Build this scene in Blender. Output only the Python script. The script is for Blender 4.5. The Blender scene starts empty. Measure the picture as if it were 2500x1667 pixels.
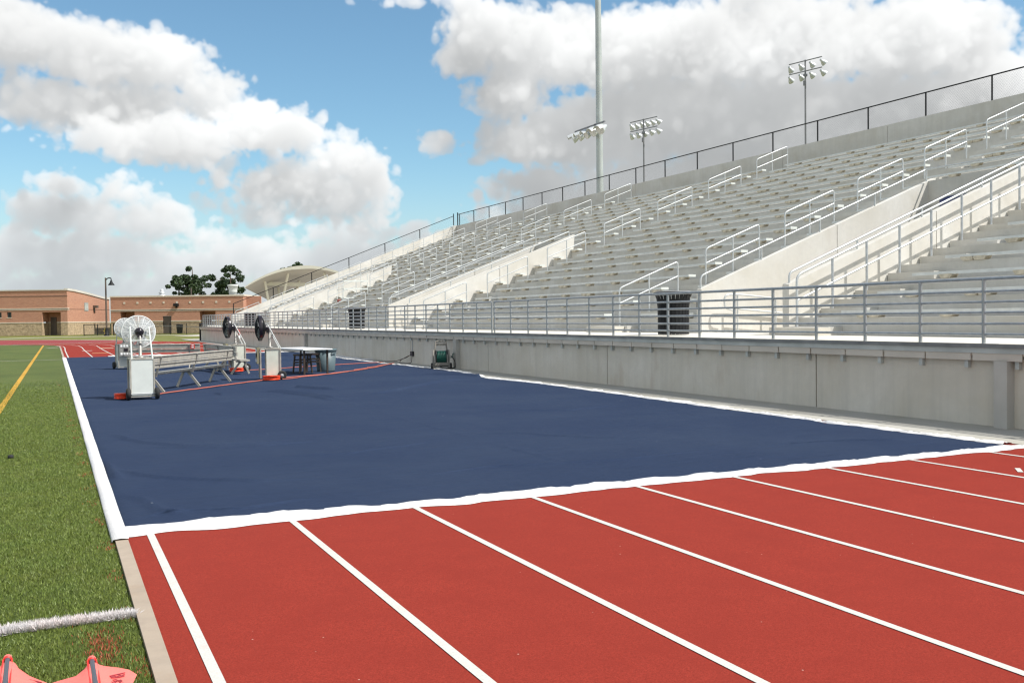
import bpy, math, random
import numpy as np
from mathutils import Vector, Matrix
random.seed(7); RNG = np.random.default_rng(11)
sc = bpy.context.scene
COL = sc.collection
R = math.radians

# ------------------------------------------------------------------ materials
def nt(m):
    m.use_nodes = True
    t = m.node_tree
    return t, t.nodes, t.links, t.nodes['Principled BSDF']

def set_in(b, **k):
    for n, v in k.items():
        b.inputs[n.replace('_', ' ')].default_value = v

def c4(c): return (c[0], c[1], c[2], 1.0)

def plain(name, col, rough=0.5, metal=0.0, var=0.12, scale=6.0, bump=0.0, bscale=40.0, spec=0.5):
    """principled with soft procedural colour variation"""
    m = bpy.data.materials.new(name)
    t, N, L, b = nt(m)
    set_in(b, Roughness=rough, Metallic=metal)
    b.inputs['Specular IOR Level'].default_value = spec
    tc = N.new('ShaderNodeTexCoord')
    no = N.new('ShaderNodeTexNoise'); no.inputs['Scale'].default_value = scale; no.inputs['Detail'].default_value = 6
    L.new(tc.outputs['Object'], no.inputs['Vector'])
    ra = N.new('ShaderNodeValToRGB')
    ra.color_ramp.elements[0].position = 0.3; ra.color_ramp.elements[1].position = 0.7
    ra.color_ramp.elements[0].color = c4([v * (1 - var) for v in col])
    ra.color_ramp.elements[1].color = c4([min(1, v * (1 + var)) for v in col])
    L.new(no.outputs['Fac'], ra.inputs['Fac']); L.new(ra.outputs['Color'], b.inputs['Base Color'])
    if bump:
        n2 = N.new('ShaderNodeTexNoise'); n2.inputs['Scale'].default_value = bscale; n2.inputs['Detail'].default_value = 4
        L.new(tc.outputs['Object'], n2.inputs['Vector'])
        bp = N.new('ShaderNodeBump'); bp.inputs['Strength'].default_value = bump; bp.inputs['Distance'].default_value = 0.01
        L.new(n2.outputs['Fac'], bp.inputs['Height']); L.new(bp.outputs['Normal'], b.inputs['Normal'])
    return m

def mixcol(N, L, fac, a, b_, blend='MIX'):
    x = N.new('ShaderNodeMix'); x.data_type = 'RGBA'; x.blend_type = blend
    for s, v in ((x.inputs[0], fac), (x.inputs[6], a), (x.inputs[7], b_)):
        if hasattr(v, 'is_linked'): L.new(v, s)
        elif isinstance(v, (int, float)): s.default_value = v
        else: s.default_value = c4(v)
    return x.outputs[2]

def mth(N, L, op, *a, clamp=False):
    n = N.new('ShaderNodeMath'); n.operation = op; n.use_clamp = clamp
    for i, v in enumerate(a):
        if hasattr(v, 'is_linked'): L.new(v, n.inputs[i])
        else: n.inputs[i].default_value = v
    return n.outputs[0]

def noise(N, L, vec, scale, detail=5, rough=0.55, dist=0.0):
    n = N.new('ShaderNodeTexNoise'); n.inputs['Scale'].default_value = scale
    n.inputs['Detail'].default_value = detail; n.inputs['Roughness'].default_value = rough; n.inputs['Distortion'].default_value = dist
    L.new(vec, n.inputs['Vector']); return n.outputs['Fac']

def ramp(N, L, fac, *stops):
    r = N.new('ShaderNodeValToRGB'); e = r.color_ramp.elements
    while len(e) < len(stops): e.new(0.5)
    for i, (p, c) in enumerate(stops):
        e[i].position = p; e[i].color = c4(c) if not isinstance(c, (int, float)) else (c, c, c, 1)
    L.new(fac, r.inputs['Fac']); return r.outputs['Color']

def mapv(N, L, vec, s=(1, 1, 1), loc=(0, 0, 0)):
    m = N.new('ShaderNodeMapping'); m.inputs['Scale'].default_value = s; m.inputs['Location'].default_value = loc
    L.new(vec, m.inputs['Vector']); return m.outputs['Vector']

def bumpn(N, L, b, h, strength=0.3, dist=0.01):
    bp = N.new('ShaderNodeBump'); bp.inputs['Strength'].default_value = strength; bp.inputs['Distance'].default_value = dist
    L.new(h, bp.inputs['Height']); L.new(bp.outputs['Normal'], b.inputs['Normal'])

def concrete(name, base, streak=0.25, warm=(1.0, 0.97, 0.9), rust=0.0):
    m = bpy.data.materials.new(name); t, N, L, b = nt(m)
    set_in(b, Roughness=0.85); b.inputs['Specular IOR Level'].default_value = 0.25
    g = N.new('ShaderNodeNewGeometry'); P = g.outputs['Position']
    big = noise(N, L, P, 0.7, 6, 0.6, 0.4); fine = noise(N, L, P, 9, 8, 0.65)
    st = noise(N, L, mapv(N, L, P, (2.2, 2.2, 0.12)), 2.0, 6, 0.7)
    c = ramp(N, L, big, (0.3, [v * w * 0.86 for v, w in zip(base, warm)]), (0.7, [v * 1.06 for v in base]))
    c = mixcol(N, L, ramp(N, L, st, (0.45, 0.0), (0.75, streak)), c, [v * 0.6 for v in base])
    c = mixcol(N, L, ramp(N, L, fine, (0.35, 0.0), (0.7, 0.28)), c, [v * 0.78 for v in base])
    if rust:
        rs = noise(N, L, mapv(N, L, P, (1, 1, 0.3)), 1.3, 5, 0.6)
        c = mixcol(N, L, ramp(N, L, rs, (0.58, 0.0), (0.75, rust)), c, (0.36, 0.24, 0.15))
    pores = N.new('ShaderNodeTexVoronoi'); pores.inputs['Scale'].default_value = 14; L.new(P, pores.inputs['Vector'])
    c = mixcol(N, L, ramp(N, L, pores.outputs['Distance'], (0.03, 0.45), (0.07, 0.0)), c, [v * 0.5 for v in base])
    L.new(c, b.inputs['Base Color'])
    bumpn(N, L, b, fine, 0.25, 0.006)
    return m

M = {}
M['conc_wall'] = concrete('concrete_wall', (0.67, 0.635, 0.57), 0.34, rust=0.4)
M['conc_white'] = concrete('concrete_pale', (0.67, 0.655, 0.62), 0.14, rust=0.10)
M['conc_tier'] = concrete('concrete_tier', (0.59, 0.58, 0.55), 0.25)
M['conc_deck'] = concrete('concrete_deck', (0.66, 0.635, 0.58), 0.1)
M['conc_apron'] = concrete('concrete_apron', (0.43, 0.42, 0.385), 0.25)
M['conc_kerb'] = concrete('concrete_kerb', (0.38, 0.315, 0.255), 0.5, rust=0.5)
M['path'] = concrete('concrete_path', (0.6, 0.57, 0.52), 0.1)
M['galv'] = plain('galvanised_steel', (0.50, 0.52, 0.54), 0.38, 0.55, 0.15, 12)
M['galv_blue'] = plain('galvanised_rail', (0.37, 0.39, 0.405), 0.36, 0.5, 0.15, 9)
M['galv_white'] = plain('bright_handrail', (0.58, 0.60, 0.60), 0.38, 0.35, 0.10, 12)
M['alu'] = plain('aluminium_plank', (0.66, 0.67, 0.65), 0.42, 0.2, 0.10, 5)
M['alu_dull'] = plain('dull_aluminium', (0.41, 0.385, 0.335), 0.5, 0.15, 0.18, 7)
M['bracket'] = plain('tan_bracket', (0.56, 0.50, 0.39), 0.7, 0, 0.2, 9)
M['black_steel'] = plain('black_powder_coat', (0.011, 0.012, 0.014), 0.6, 0, 0.2, 8, spec=0.25)
M['black_rubber'] = plain('black_rubber', (0.02, 0.02, 0.021), 0.8, 0, 0.3, 10)
M['black_gloss'] = plain('black_plastic', (0.018, 0.014, 0.02), 0.25, 0, 0.1, 8)
M['white_paint'] = plain('white_metal_paint', (0.64, 0.67, 0.64), 0.35, 0, 0.05, 5)
M['cream_box'] = plain('cream_metal_paint', (0.58, 0.61, 0.53), 0.4, 0, 0.07, 5)
M['white_wire'] = plain('white_wire', (0.82, 0.83, 0.82), 0.4, 0, 0.04, 5)
M['grey_steel'] = plain('grey_steel', (0.30, 0.29, 0.27), 0.45, 0.4, 0.2, 8)
M['membrane'] = plain('grey_membrane', (0.20, 0.205, 0.205), 0.7, 0, 0.2, 4)
M['beam'] = plain('grey_steel_beam', (0.48, 0.50, 0.48), 0.5, 0.1, 0.15, 2.0)
M['fascia'] = plain('fascia_panel', (0.58, 0.53, 0.46), 0.6, 0, 0.1, 1.2)
M['cord'] = plain('orange_cord', (0.46, 0.125, 0.085), 0.5, 0, 0.1, 9)
M['cord_red'] = plain('bright_orange_cord', (0.85, 0.07, 0.02), 0.45, 0, 0.1, 9)
M['black_cord'] = plain('dark_cord', (0.05, 0.03, 0.03), 0.6)
M['bin'] = plain('blue_grey_plastic', (0.105, 0.15, 0.165), 0.5, 0, 0.1, 3)
M['wood'] = plain('dark_wood', (0.045, 0.03, 0.022), 0.5, 0, 0.3, 12)
M['green_hose'] = plain('green_hose', (0.01, 0.09, 0.065), 0.4, 0, 0.25, 20)
M['reel'] = plain('taupe_plastic', (0.20, 0.185, 0.16), 0.5, 0, 0.1, 5)
M['reel_dark'] = plain('dark_plastic', (0.03, 0.03, 0.03), 0.5)
M['table'] = plain('pale_table_top', (0.66, 0.67, 0.69), 0.45, 0, 0.06, 3)
M['red_tag'] = plain('red_sticker', (0.62, 0.06, 0.05), 0.5)
M['dull_red'] = plain('faded_red_plastic', (0.33, 0.10, 0.08), 0.6)
M['white_tag'] = plain('white_sticker', (0.8, 0.8, 0.8), 0.5)
M['blue_sign'] = plain('navy_sign', (0.03, 0.045, 0.16), 0.4, 0, 0.1, 3)
M['olive'] = plain('olive_panel', (0.25, 0.23, 0.14), 0.6, 0, 0.12, 5)
M['coral'] = plain('coral_vinyl', (0.88, 0.18, 0.145), 0.5, 0, 0.05, 7, 0.3, 14)
M['coral_dark'] = plain('maroon_ink', (0.30, 0.03, 0.045), 0.6)
M['coral_red'] = plain('red_vinyl_edge', (0.72, 0.03, 0.02), 0.5)
M['slate'] = plain('dark_grey_pole', (0.07, 0.075, 0.09), 0.4)
M['canopy'] = plain('cream_canopy_metal', (0.72, 0.69, 0.58), 0.45, 0.1, 0.06, 0.5)
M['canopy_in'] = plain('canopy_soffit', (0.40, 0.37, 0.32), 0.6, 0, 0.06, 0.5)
M['cream_trim'] = plain('cream_stone_trim', (0.62, 0.55, 0.45), 0.7, 0, 0.06, 3)
M['brown_door'] = plain('brown_door', (0.10, 0.075, 0.06), 0.5, 0, 0.1, 3)
M['glass'] = plain('dark_window', (0.025, 0.04, 0.04), 0.1)
M['yellow'] = plain('yellow_hydrant', (0.6, 0.42, 0.05), 0.5)
M['lampwhite'] = plain('lamp_white', (0.7, 0.7, 0.68), 0.4)
M['lamp_alu'] = plain('floodlight_shell', (0.58, 0.60, 0.61), 0.35, 0.2, 0.1, 4)
M['lens'] = plain('floodlight_lens', (0.55, 0.54, 0.5), 0.12, 0, 0.1, 4)
M['pole'] = plain('galvanised_pole', (0.45, 0.48, 0.47), 0.45, 0.25, 0.12, 1.0)
M['pole_dark'] = plain('dull_pole', (0.23, 0.23, 0.25), 0.5, 0.2, 0.1, 1)
M['bark'] = plain('pine_bark', (0.10, 0.07, 0.05), 0.9, 0, 0.3, 3)
M['wire'] = plain('black_chain_wire', (0.10, 0.105, 0.11), 0.5, 0.2)
M['recess_shade'] = plain('painted_recess_shade', (0.03, 0.03, 0.032), 0.8)  # near-black colour stands in for shade in gaps and tunnels
M['column'] = plain('grey_painted_column', (0.46, 0.44, 0.40), 0.6, 0, 0.1, 2)
M['switch'] = plain('grey_switch_box', (0.22, 0.22, 0.21), 0.5)

def brick_mat():
    m = bpy.data.materials.new('orange_brick'); t, N, L, b = nt(m)
    set_in(b, Roughness=0.85)
    tc = N.new('ShaderNodeTexCoord')
    sep = N.new('ShaderNodeSeparateXYZ'); L.new(tc.outputs['Object'], sep.inputs[0])
    s = mth(N, L, 'ADD', sep.outputs[0], sep.outputs[1])
    cb = N.new('ShaderNodeCombineXYZ'); L.new(s, cb.inputs[0]); L.new(sep.outputs[2], cb.inputs[1])
    br = N.new('ShaderNodeTexBrick'); L.new(cb.outputs[0], br.inputs['Vector'])
    br.inputs['Scale'].default_value = 1.0
    br.inputs['Brick Width'].default_value = 0.30; br.inputs['Row Height'].default_value = 0.10
    br.inputs['Mortar Size'].default_value = 0.008; br.inputs['Bias'].default_value = 0
    br.inputs['Color1'].default_value = c4((0.47, 0.22, 0.135)); br.inputs['Color2'].default_value = c4((0.38, 0.16, 0.10))
    br.inputs['Mortar'].default_value = c4((0.42, 0.32, 0.25))
    big = noise(N, L, mapv(N, L, cb.outputs[0], (0.5, 3.0, 1)), 1.3, 6, 0.65)
    c = mixcol(N, L, ramp(N, L, big, (0.35, 0.0), (0.7, 0.4)), br.outputs['Color'], (0.54, 0.29, 0.19))
    L.new(c, b.inputs['Base Color']); return m
M['brick'] = brick_mat()

def stone_mat():
    m = bpy.data.materials.new('rough_stone'); t, N, L, b = nt(m)
    set_in(b, Roughness=0.9)
    tc = N.new('ShaderNodeTexCoord')
    v = N.new('ShaderNodeTexVoronoi'); v.inputs['Scale'].default_value = 2.2
    L.new(mapv(N, L, tc.outputs['Object'], (1, 1, 2.6)), v.inputs['Vector'])
    n = noise(N, L, tc.outputs['Object'], 3, 7, 0.7)
    c = mixcol(N, L, 0.35, ramp(N, L, n, (0.3, (0.26, 0.19, 0.12)), (0.7, (0.48, 0.37, 0.24))), ramp(N, L, v.outputs['Distance'], (0.1, 0.25), (0.6, 0.75)), 'OVERLAY')
    L.new(c, b.inputs['Base Color']); bumpn(N, L, b, n, 0.7, 0.08); return m
M['stone'] = stone_mat()

def track_mat(name, a, d, flecks=True):
    m = bpy.data.materials.new(name); t, N, L, b = nt(m)
    set_in(b, Roughness=0.85); b.inputs['Specular IOR Level'].default_value = 0.08
    g = N.new('ShaderNodeNewGeometry'); P = g.outputs['Position']
    fine = noise(N, L, P, 120, 4, 0.75); mid = noise(N, L, P, 2.5, 8, 0.72); big = noise(N, L, P, 0.5, 4, 0.6, 0.5)
    c = ramp(N, L, fine, (0.33, [v * 0.62 for v in a]), (0.66, [v * 1.22 for v in a]))
    c = mixcol(N, L, ramp(N, L, mid, (0.4, 0.0), (0.66, 0.7)), c, d)
    c = mixcol(N, L, ramp(N, L, big, (0.4, 0.0), (0.7, 0.35)), c, [v * 0.85 for v in a])
    if flecks:
        v = N.new('ShaderNodeTexVoronoi'); v.inputs['Scale'].default_value = 5.5; L.new(P, v.inputs['Vector'])
        c = mixcol(N, L, ramp(N, L, v.outputs['Distance'], (0.012, 0.6), (0.03, 0.0)), c, (0.7, 0.62, 0.55))
        v2 = N.new('ShaderNodeTexVoronoi'); v2.inputs['Scale'].default_value = 2.1; L.new(mapv(N, L, P, (1, 1, 1), (3.3, 1.7, 0)), v2.inputs['Vector'])
        c = mixcol(N, L, ramp(N, L, v2.outputs['Distance'], (0.012, 0.8), (0.02, 0.0)), c, (0.12, 0.03, 0.02))
    L.new(c, b.inputs['Base Color']); bumpn(N, L, b, fine, 0.5, 0.004); return m
M['track'] = track_mat('red_rubber_track', (0.265, 0.034, 0.022), (0.22, 0.027, 0.018))
M['track_far'] = track_mat('faded_red_track', (0.27, 0.058, 0.056), (0.23, 0.055, 0.065), False)

def line_mat(name, col, wear):
    m = bpy.data.materials.new(name); t, N, L, b = nt(m)
    set_in(b, Roughness=0.75)
    g = N.new('ShaderNodeNewGeometry'); f = noise(N, L, g.outputs['Position'], 90, 4, 0.7); q = noise(N, L, g.outputs['Position'], 5, 6, 0.6)
    c = ramp(N, L, f, (0.3, [v * 0.80 for v in col]), (0.62, col))
    c = mixcol(N, L, ramp(N, L, q, (0.55, 0.0), (0.75, wear)), c, (0.55, 0.32, 0.27))
    L.new(c, b.inputs['Base Color']); bumpn(N, L, b, f, 0.4, 0.003); return m
M['line'] = line_mat('white_line_paint', (0.56, 0.55, 0.51), 0.35)
M['line_yellow'] = line_mat('tan_mark_paint', (0.62, 0.38, 0.16), 0.2)

def turf_mat(name, a, b_, yellow):
    m = bpy.data.materials.new(name); t, N, L, b = nt(m)
    set_in(b, Roughness=0.7); b.inputs['Specular IOR Level'].default_value = 0.2
    g = N.new('ShaderNodeNewGeometry'); P = g.outputs['Position']
    f = noise(N, L, P, 30, 8, 0.82); mid = noise(N, L, mapv(N, L, P, (1, 0.8, 1)), 2.3, 7, 0.7, 0.6); big = noise(N, L, mapv(N, L, P, (0.7, 0.35, 1)), 0.8, 4, 0.6)
    c = ramp(N, L, f, (0.32, a), (0.68, b_))
    c = mixcol(N, L, ramp(N, L, mid, (0.42, 0.0), (0.68, 0.55)), c, yellow)
    c = mixcol(N, L, ramp(N, L, big, (0.4, 0.0), (0.7, 0.4)), c, [v * 0.6 for v in a])
    L.new(c, b.inputs['Base Color']); bumpn(N, L, b, f, 0.8, 0.02); return m
M['turf'] = turf_mat('green_turf', (0.044, 0.070, 0.010), (0.120, 0.156, 0.034), (0.122, 0.124, 0.028))
M['lawn'] = turf_mat('lawn_grass', (0.12, 0.135, 0.025), (0.19, 0.195, 0.05), (0.20, 0.175, 0.055))
def blade_mat(name, a, b_):
    m = bpy.data.materials.new(name); t, N, L, b = nt(m)
    set_in(b, Roughness=0.55)
    g = N.new('ShaderNodeNewGeometry')
    r = ramp(N, L, g.outputs['Random Per Island'], (0.1, a), (0.9, b_))
    mid = noise(N, L, g.outputs['Position'], 2.3, 5, 0.7, 0.6)
    c = mixcol(N, L, ramp(N, L, mid, (0.42, 0.0), (0.68, 0.4)), r, [(x + y) * 0.5 * k for x, y, k in zip(a, b_, (1.25, 1.0, 0.9))])
    L.new(c, b.inputs['Base Color'])
    b.inputs['Transmission Weight'].default_value = 0.0
    return m
M['blade'] = blade_mat('turf_blade', (0.086, 0.130, 0.017), (0.185, 0.240, 0.050))
M['blade_white'] = blade_mat('white_turf_blade', (0.55, 0.52, 0.52), (0.86, 0.84, 0.84))
M['blade_red'] = blade_mat('red_stained_blade', (0.26, 0.05, 0.025), (0.42, 0.10, 0.05))
M['turf_line'] = turf_mat('white_turf_line', (0.45, 0.44, 0.42), (0.72, 0.71, 0.68), (0.5, 0.5, 0.42))
M['turf_yellow'] = turf_mat('yellow_turf_line', (0.42, 0.22, 0.02), (0.62, 0.36, 0.05), (0.38, 0.26, 0.04))

def cloth_mat(name, col, specks):
    m = bpy.data.materials.new(name); t, N, L, b = nt(m)
    set_in(b, Roughness=0.9); b.inputs['Specular IOR Level'].default_value = 0.06
    g = N.new('ShaderNodeNewGeometry'); P = g.outputs['Position']
    w1 = noise(N, L, mapv(N, L, P, (1.5, 9, 1)), 9, 5, 0.7); w2 = noise(N, L, P, 0.45, 5, 0.6, 0.3); f = noise(N, L, P, 130, 3, 0.7)
    c = ramp(N, L, w1, (0.3, [v * 0.86 for v in col]), (0.7, [v * 1.13 for v in col]))
    c = mixcol(N, L, ramp(N, L, w2, (0.42, 0.0), (0.66, 0.7)), c, [col[0] * 1.32, col[1] * 1.25, col[2] * 1.12])
    c = mixcol(N, L, ramp(N, L, f, (0.35, 0.25), (0.65, 0.0)), c, [v * 0.6 for v in col])
    if specks:
        v = N.new('ShaderNodeTexVoronoi'); v.inputs['Scale'].default_value = 2.6; L.new(P, v.inputs['Vector'])
        keep = noise(N, L, mapv(N, L, P, (1, 1, 1), (5, 2, 0)), 0.9, 3, 0.5)
        k = mth(N, L, 'MULTIPLY', ramp(N, L, v.outputs['Distance'], (0.012, 1.0), (0.032, 0.0)), ramp(N, L, keep, (0.45, 0.0), (0.6, 0.65)))
        c = mixcol(N, L, k, c, (0.5, 0.55, 0.6))
    L.new(c, b.inputs['Base Color'])
    h = mth(N, L, 'ADD', mth(N, L, 'MULTIPLY', w1, 0.5), noise(N, L, mapv(N, L, P, (0.5, 1.6, 1)), 2.2, 5, 0.6, 1.0))
    h = mth(N, L, 'ADD', h, mth(N, L, 'MULTIPLY', noise(N, L, mapv(N, L, P, (0.35, 2.6, 1)), 1.1, 6, 0.62, 1.6), 1.4))
    bumpn(N, L, b, h, 0.75, 0.03); return m
M['carpet'] = cloth_mat('navy_cover_fabric', (0.027, 0.042, 0.083), True)
M['hem'] = cloth_mat('white_hem_fabric', (0.68, 0.68, 0.69), False)

def leaf_mat(name, a, b_):
    m = bpy.data.materials.new(name); t, N, L, b = nt(m)
    set_in(b, Roughness=0.6)
    g = N.new('ShaderNodeNewGeometry')
    c = ramp(N, L, g.outputs['Random Per Island'], (0.0, a), (1.0, b_))
    L.new(c, b.inputs['Base Color']); return m
M['leaf'] = leaf_mat('pine_leaf', (0.020, 0.042, 0.016), (0.062, 0.100, 0.036))

# ------------------------------------------------------------------ mesh builder
class MB:
    def __init__(self): self.v = []; self.f = []; self.mi = []; self.sm = []
    def add(self, vs, fs, mat=0, smooth=False):
        o = len(self.v); self.v.extend(vs)
        for f in fs: self.f.append([i + o for i in f]); self.mi.append(mat); self.sm.append(smooth)
    def box(self, x0, x1, y0, y1, z0, z1, mat=0):
        vs = [(x0, y0, z0), (x1, y0, z0), (x1, y1, z0), (x0, y1, z0), (x0, y0, z1), (x1, y0, z1), (x1, y1, z1), (x0, y1, z1)]
        self.add(vs, [(0, 3, 2, 1), (4, 5, 6, 7), (0, 1, 5, 4), (1, 2, 6, 5), (2, 3, 7, 6), (3, 0, 4, 7)], mat)
    def bar(self, a, b, w, h, mat=0, up=(0, 0, 1)):
        """rectangular bar from a to b, width w (sideways), height h (along up)"""
        a = Vector(a); b = Vector(b); d = (b - a).normalized(); u = Vector(up)
        if abs(d.dot(u)) > 0.99: u = Vector((1, 0, 0))
        s = d.cross(u).normalized() * (w / 2); u2 = s.cross(d).normalized() * (h / 2)
        vs = [tuple(p + i * s + j * u2) for p in (a, b) for i, j in ((-1, -1), (1, -1), (1, 1), (-1, 1))]
        self.add(vs, [(0, 1, 2, 3), (7, 6, 5, 4), (0, 4, 5, 1), (1, 5, 6, 2), (2, 6, 7, 3), (3, 7, 4, 0)], mat)
    def tube(self, pts, r, n=8, mat=0, closed=False, caps=True):
        pts = [Vector(p) for p in pts]; m = len(pts); rs = r if isinstance(r, (list, tuple)) else [r] * m
        tang = []
        for i in range(m):
            if closed: t = pts[(i + 1) % m] - pts[i - 1]
            else: t = pts[min(i + 1, m - 1)] - pts[max(i - 1, 0)]
            tang.append(t.normalized())
        ref = Vector((0, 0, 1)) if abs(tang[0].z) < 0.9 else Vector((1, 0, 0))
        s = tang[0].cross(ref).normalized(); vs = []
        for i in range(m):
            s = (s - tang[i] * s.dot(tang[i])).normalized(); u = tang[i].cross(s)
            for k in range(n):
                a = 2 * math.pi * k / n; vs.append(tuple(pts[i] + (s * math.cos(a) + u * math.sin(a)) * rs[i]))
        fs = []
        for i in range(m if closed else m - 1):
            j = (i + 1) % m
            for k in range(n): fs.append((i * n + k, i * n + (k + 1) % n, j * n + (k + 1) % n, j * n + k))
        self.add(vs, fs, mat, True)
        if caps and not closed:
            self.add([vs[k] for k in range(n)], [tuple(range(n - 1, -1, -1))], mat)
            self.add([vs[(m - 1) * n + k] for k in range(n)], [tuple(range(n))], mat)
    def lathe(self, prof, n=16, mat=0, axis='z', at=(0, 0, 0), smooth=True):
        vs = []
        for r, h in prof:
            for k in range(n):
                a = 2 * math.pi * k / n; x, y = r * math.cos(a), r * math.sin(a)
                p = (x, y, h) if axis == 'z' else ((x, h, y) if axis == 'y' else (h, x, y))
                vs.append((p[0] + at[0], p[1] + at[1], p[2] + at[2]))
        fs = []
        for i in range(len(prof) - 1):
            for k in range(n): fs.append((i * n + k, i * n + (k + 1) % n, (i + 1) * n + (k + 1) % n, (i + 1) * n + k))
        self.add(vs, fs, mat, smooth)
    def prism(self, poly, axis, a, b, mat=0):
        """extrude a 2D polygon along axis: 'x' -> (y,z), 'y' -> (x,z), 'z' -> (x,y)"""
        n = len(poly)
        def P(p, t): return (t, p[0], p[1]) if axis == 'x' else ((p[0], t, p[1]) if axis == 'y' else (p[0], p[1], t))
        vs = [P(p, a) for p in poly] + [P(p, b) for p in poly]
        fs = [tuple(range(n - 1, -1, -1)), tuple(range(n, 2 * n))] + [(i, (i + 1) % n, n + (i + 1) % n, n + i) for i in range(n)]
        self.add(vs, fs, mat)
    def strip(self, left, right, z, mat=0):
        """flat ribbon between two XY polylines"""
        n = len(left); vs = [(p[0], p[1], z) for p in left] + [(p[0], p[1], z) for p in right]
        self.add(vs, [(i, n + i, n + i + 1, i + 1) for i in range(n - 1)], mat)
    def poly(self, pts, z, mat=0):
        self.add([(p[0], p[1], z) for p in pts], [tuple(range(len(pts)))], mat)
    def mesh(self, name, mats):
        me = bpy.data.meshes.new(name); me.from_pydata(self.v, [], self.f)
        for m in (mats if isinstance(mats, (list, tuple)) else [mats]): me.materials.append(M[m])
        me.polygons.foreach_set('material_index', self.mi); me.polygons.foreach_set('use_smooth', self.sm)
        me.update(); return me
    def build(self, name, mats, parent=None, loc=None):
        return link(name, self.mesh(name, mats), parent, loc)

def link(name, me, parent=None, loc=None):
    o = bpy.data.objects.new(name, me); COL.objects.link(o)
    if parent is not None: o.parent = parent
    if loc is not None: o.location = loc
    return o

def tag(o, label=None, cat=None, group=None, kind=None):
    if label: o['label'] = label
    if cat: o['category'] = cat
    if group: o['group'] = group
    if kind: o['kind'] = kind
    return o

def thing(name, label, cat, loc=(0, 0, 0), rz=0.0, group=None):
    o = bpy.data.objects.new(name, None); COL.objects.link(o)
    o.empty_display_size = 0.2; o.location = loc; o.rotation_euler = (0, 0, rz)
    return tag(o, label, cat, group)

def copy_tree(o, parent=None):
    c = o.copy(); COL.objects.link(c)
    if parent is not None: c.parent = parent
    for ch in list(o.children): copy_tree(ch, c)
    return c

def arc(c, r, a0, a1, n, plane='xz', y=0.0):
    out = []
    for i in range(n + 1):
        a = R(a0 + (a1 - a0) * i / n); p, q = c[0] + r * math.cos(a), c[1] + r * math.sin(a)
        out.append((p, y, q) if plane == 'xz' else (p, q, y))
    return out

def round_path(pts, r=0.08, n=5):
    """polyline with rounded inner corners"""
    pts = [Vector(p) for p in pts]; out = [pts[0]]
    for i in range(1, len(pts) - 1):
        a = (pts[i - 1] - pts[i]); b = (pts[i + 1] - pts[i]); ra = min(r, a.length * 0.45, b.length * 0.45)
        p = pts[i] + a.normalized() * ra; q = pts[i] + b.normalized() * ra
        for k in range(n + 1):
            t = k / n; out.append((1 - t) ** 2 * p + 2 * t * (1 - t) * pts[i] + t * t * q)
    out.append(pts[-1]); return out

# ------------------------------------------------------------------ camera
H = 1.57
Rw = np.array([[0.901314, -0.021658, 0.432625], [-0.432995, -0.016886, 0.901238], [-0.012213, -0.999623, -0.024597]])
cam = bpy.data.cameras.new('camera'); camo = bpy.data.objects.new('camera', cam); COL.objects.link(camo)
r_, d_, f_ = Rw[:, 0], Rw[:, 1], Rw[:, 2]
camo.matrix_world = Matrix(((r_[0], -d_[0], -f_[0], 0), (r_[1], -d_[1], -f_[1], 0), (r_[2], -d_[2], -f_[2], H), (0, 0, 0, 1)))
cam.sensor_width = 36; cam.lens = 36 * 2250 / 2352; cam.clip_end = 6000; cam.clip_start = 0.05
sc.camera = camo
FW = Vector((0.4326, 0.9012, 0)); RT = Vector((0.9012, -0.4326, 0)); VIEW_RZ = -R(25.63)
def at_view(u, d, z=0.0): return RT * u + FW * d + Vector((0, 0, z))

# ------------------------------------------------------------------ ground, field, track
def drift(X, Y): return X + 0.0098 * (Y - 7.5) * (1 - X / 9.6)
KX = 0.44   # turf / kerb line at Y = 7.5
b = MB(); b.poly([(-2500, -2500), (2500, -2500), (2500, 2500), (-2500, 2500)], -0.02)
tag(b.build('ground', 'lawn'), 'mown lawn ground reaching to the horizon', 'lawn', kind='structure')

ys = [-14, -4, 0, 7.5, 20, 35, 50, 60, 68]
inner = [(drift(KX, y), y) for y in ys] + [(1.0, 71), (0.8, 74.1), (0.03, 76.9), (-2.0, 79.2)]
turf_edge = inner + [(-2.3, 79.75), (-10, 78.5), (-26, 75.5), (-60, 66)]
b = MB(); b.poly([(-60, -14)] + turf_edge, 0.0)
tag(b.build('playing_field', 'turf'), 'green artificial turf playing field left of the track', 'turf field', kind='structure')
kw = 0.085
b = MB(); pl = [Vector((p[0], p[1], 0)) for p in inner]
rt = [(p[0] + kw, p[1]) for p in inner]
n = len(inner)
vs = [(p[0], p[1], 0.0) for p in inner] + [(p[0], p[1], 0.022) for p in inner] + [(p[0], p[1], 0.022) for p in rt] + [(p[0], p[1], 0.0) for p in rt]
for k in range(3): b.add(vs, [(k * n + i, k * n + i + 1, (k + 1) * n + i + 1, (k + 1) * n + i) for i in range(n - 1)])
tag(b.build('track_kerb', 'conc_kerb'), 'narrow tan concrete kerb between the green turf and the red track', 'kerb', kind='structure')
outer = [(10.32, -14), (10.32, 30), (10.5, 68), (10.7, 76.6), (9.3, 81.0), (8.24, 83.1)]
beige = [(6.2, 83.4), (2.8, 80.95), (-2.3, 79.9)]
b = MB(); b.poly(outer + beige[:2] + [(-2.3, 79.75), (-2.0, 79.2)] + [(p[0] + kw, p[1]) for p in reversed(inner[:-1])], 0.004)
tag(b.build('running_track', 'track'), 'red rubber running track with white lane lines', 'track', kind='structure')
far = [(8.24, 83.1), (5.4, 92.2), (3.3, 96.2), (0, 100.7), (-8, 106), (-20, 111), (-60, 116)]
b = MB(); b.poly(far + [(-60, 66.3), (-26, 75.8), (-10, 78.8)] + beige[::-1], 0.008)
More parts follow.
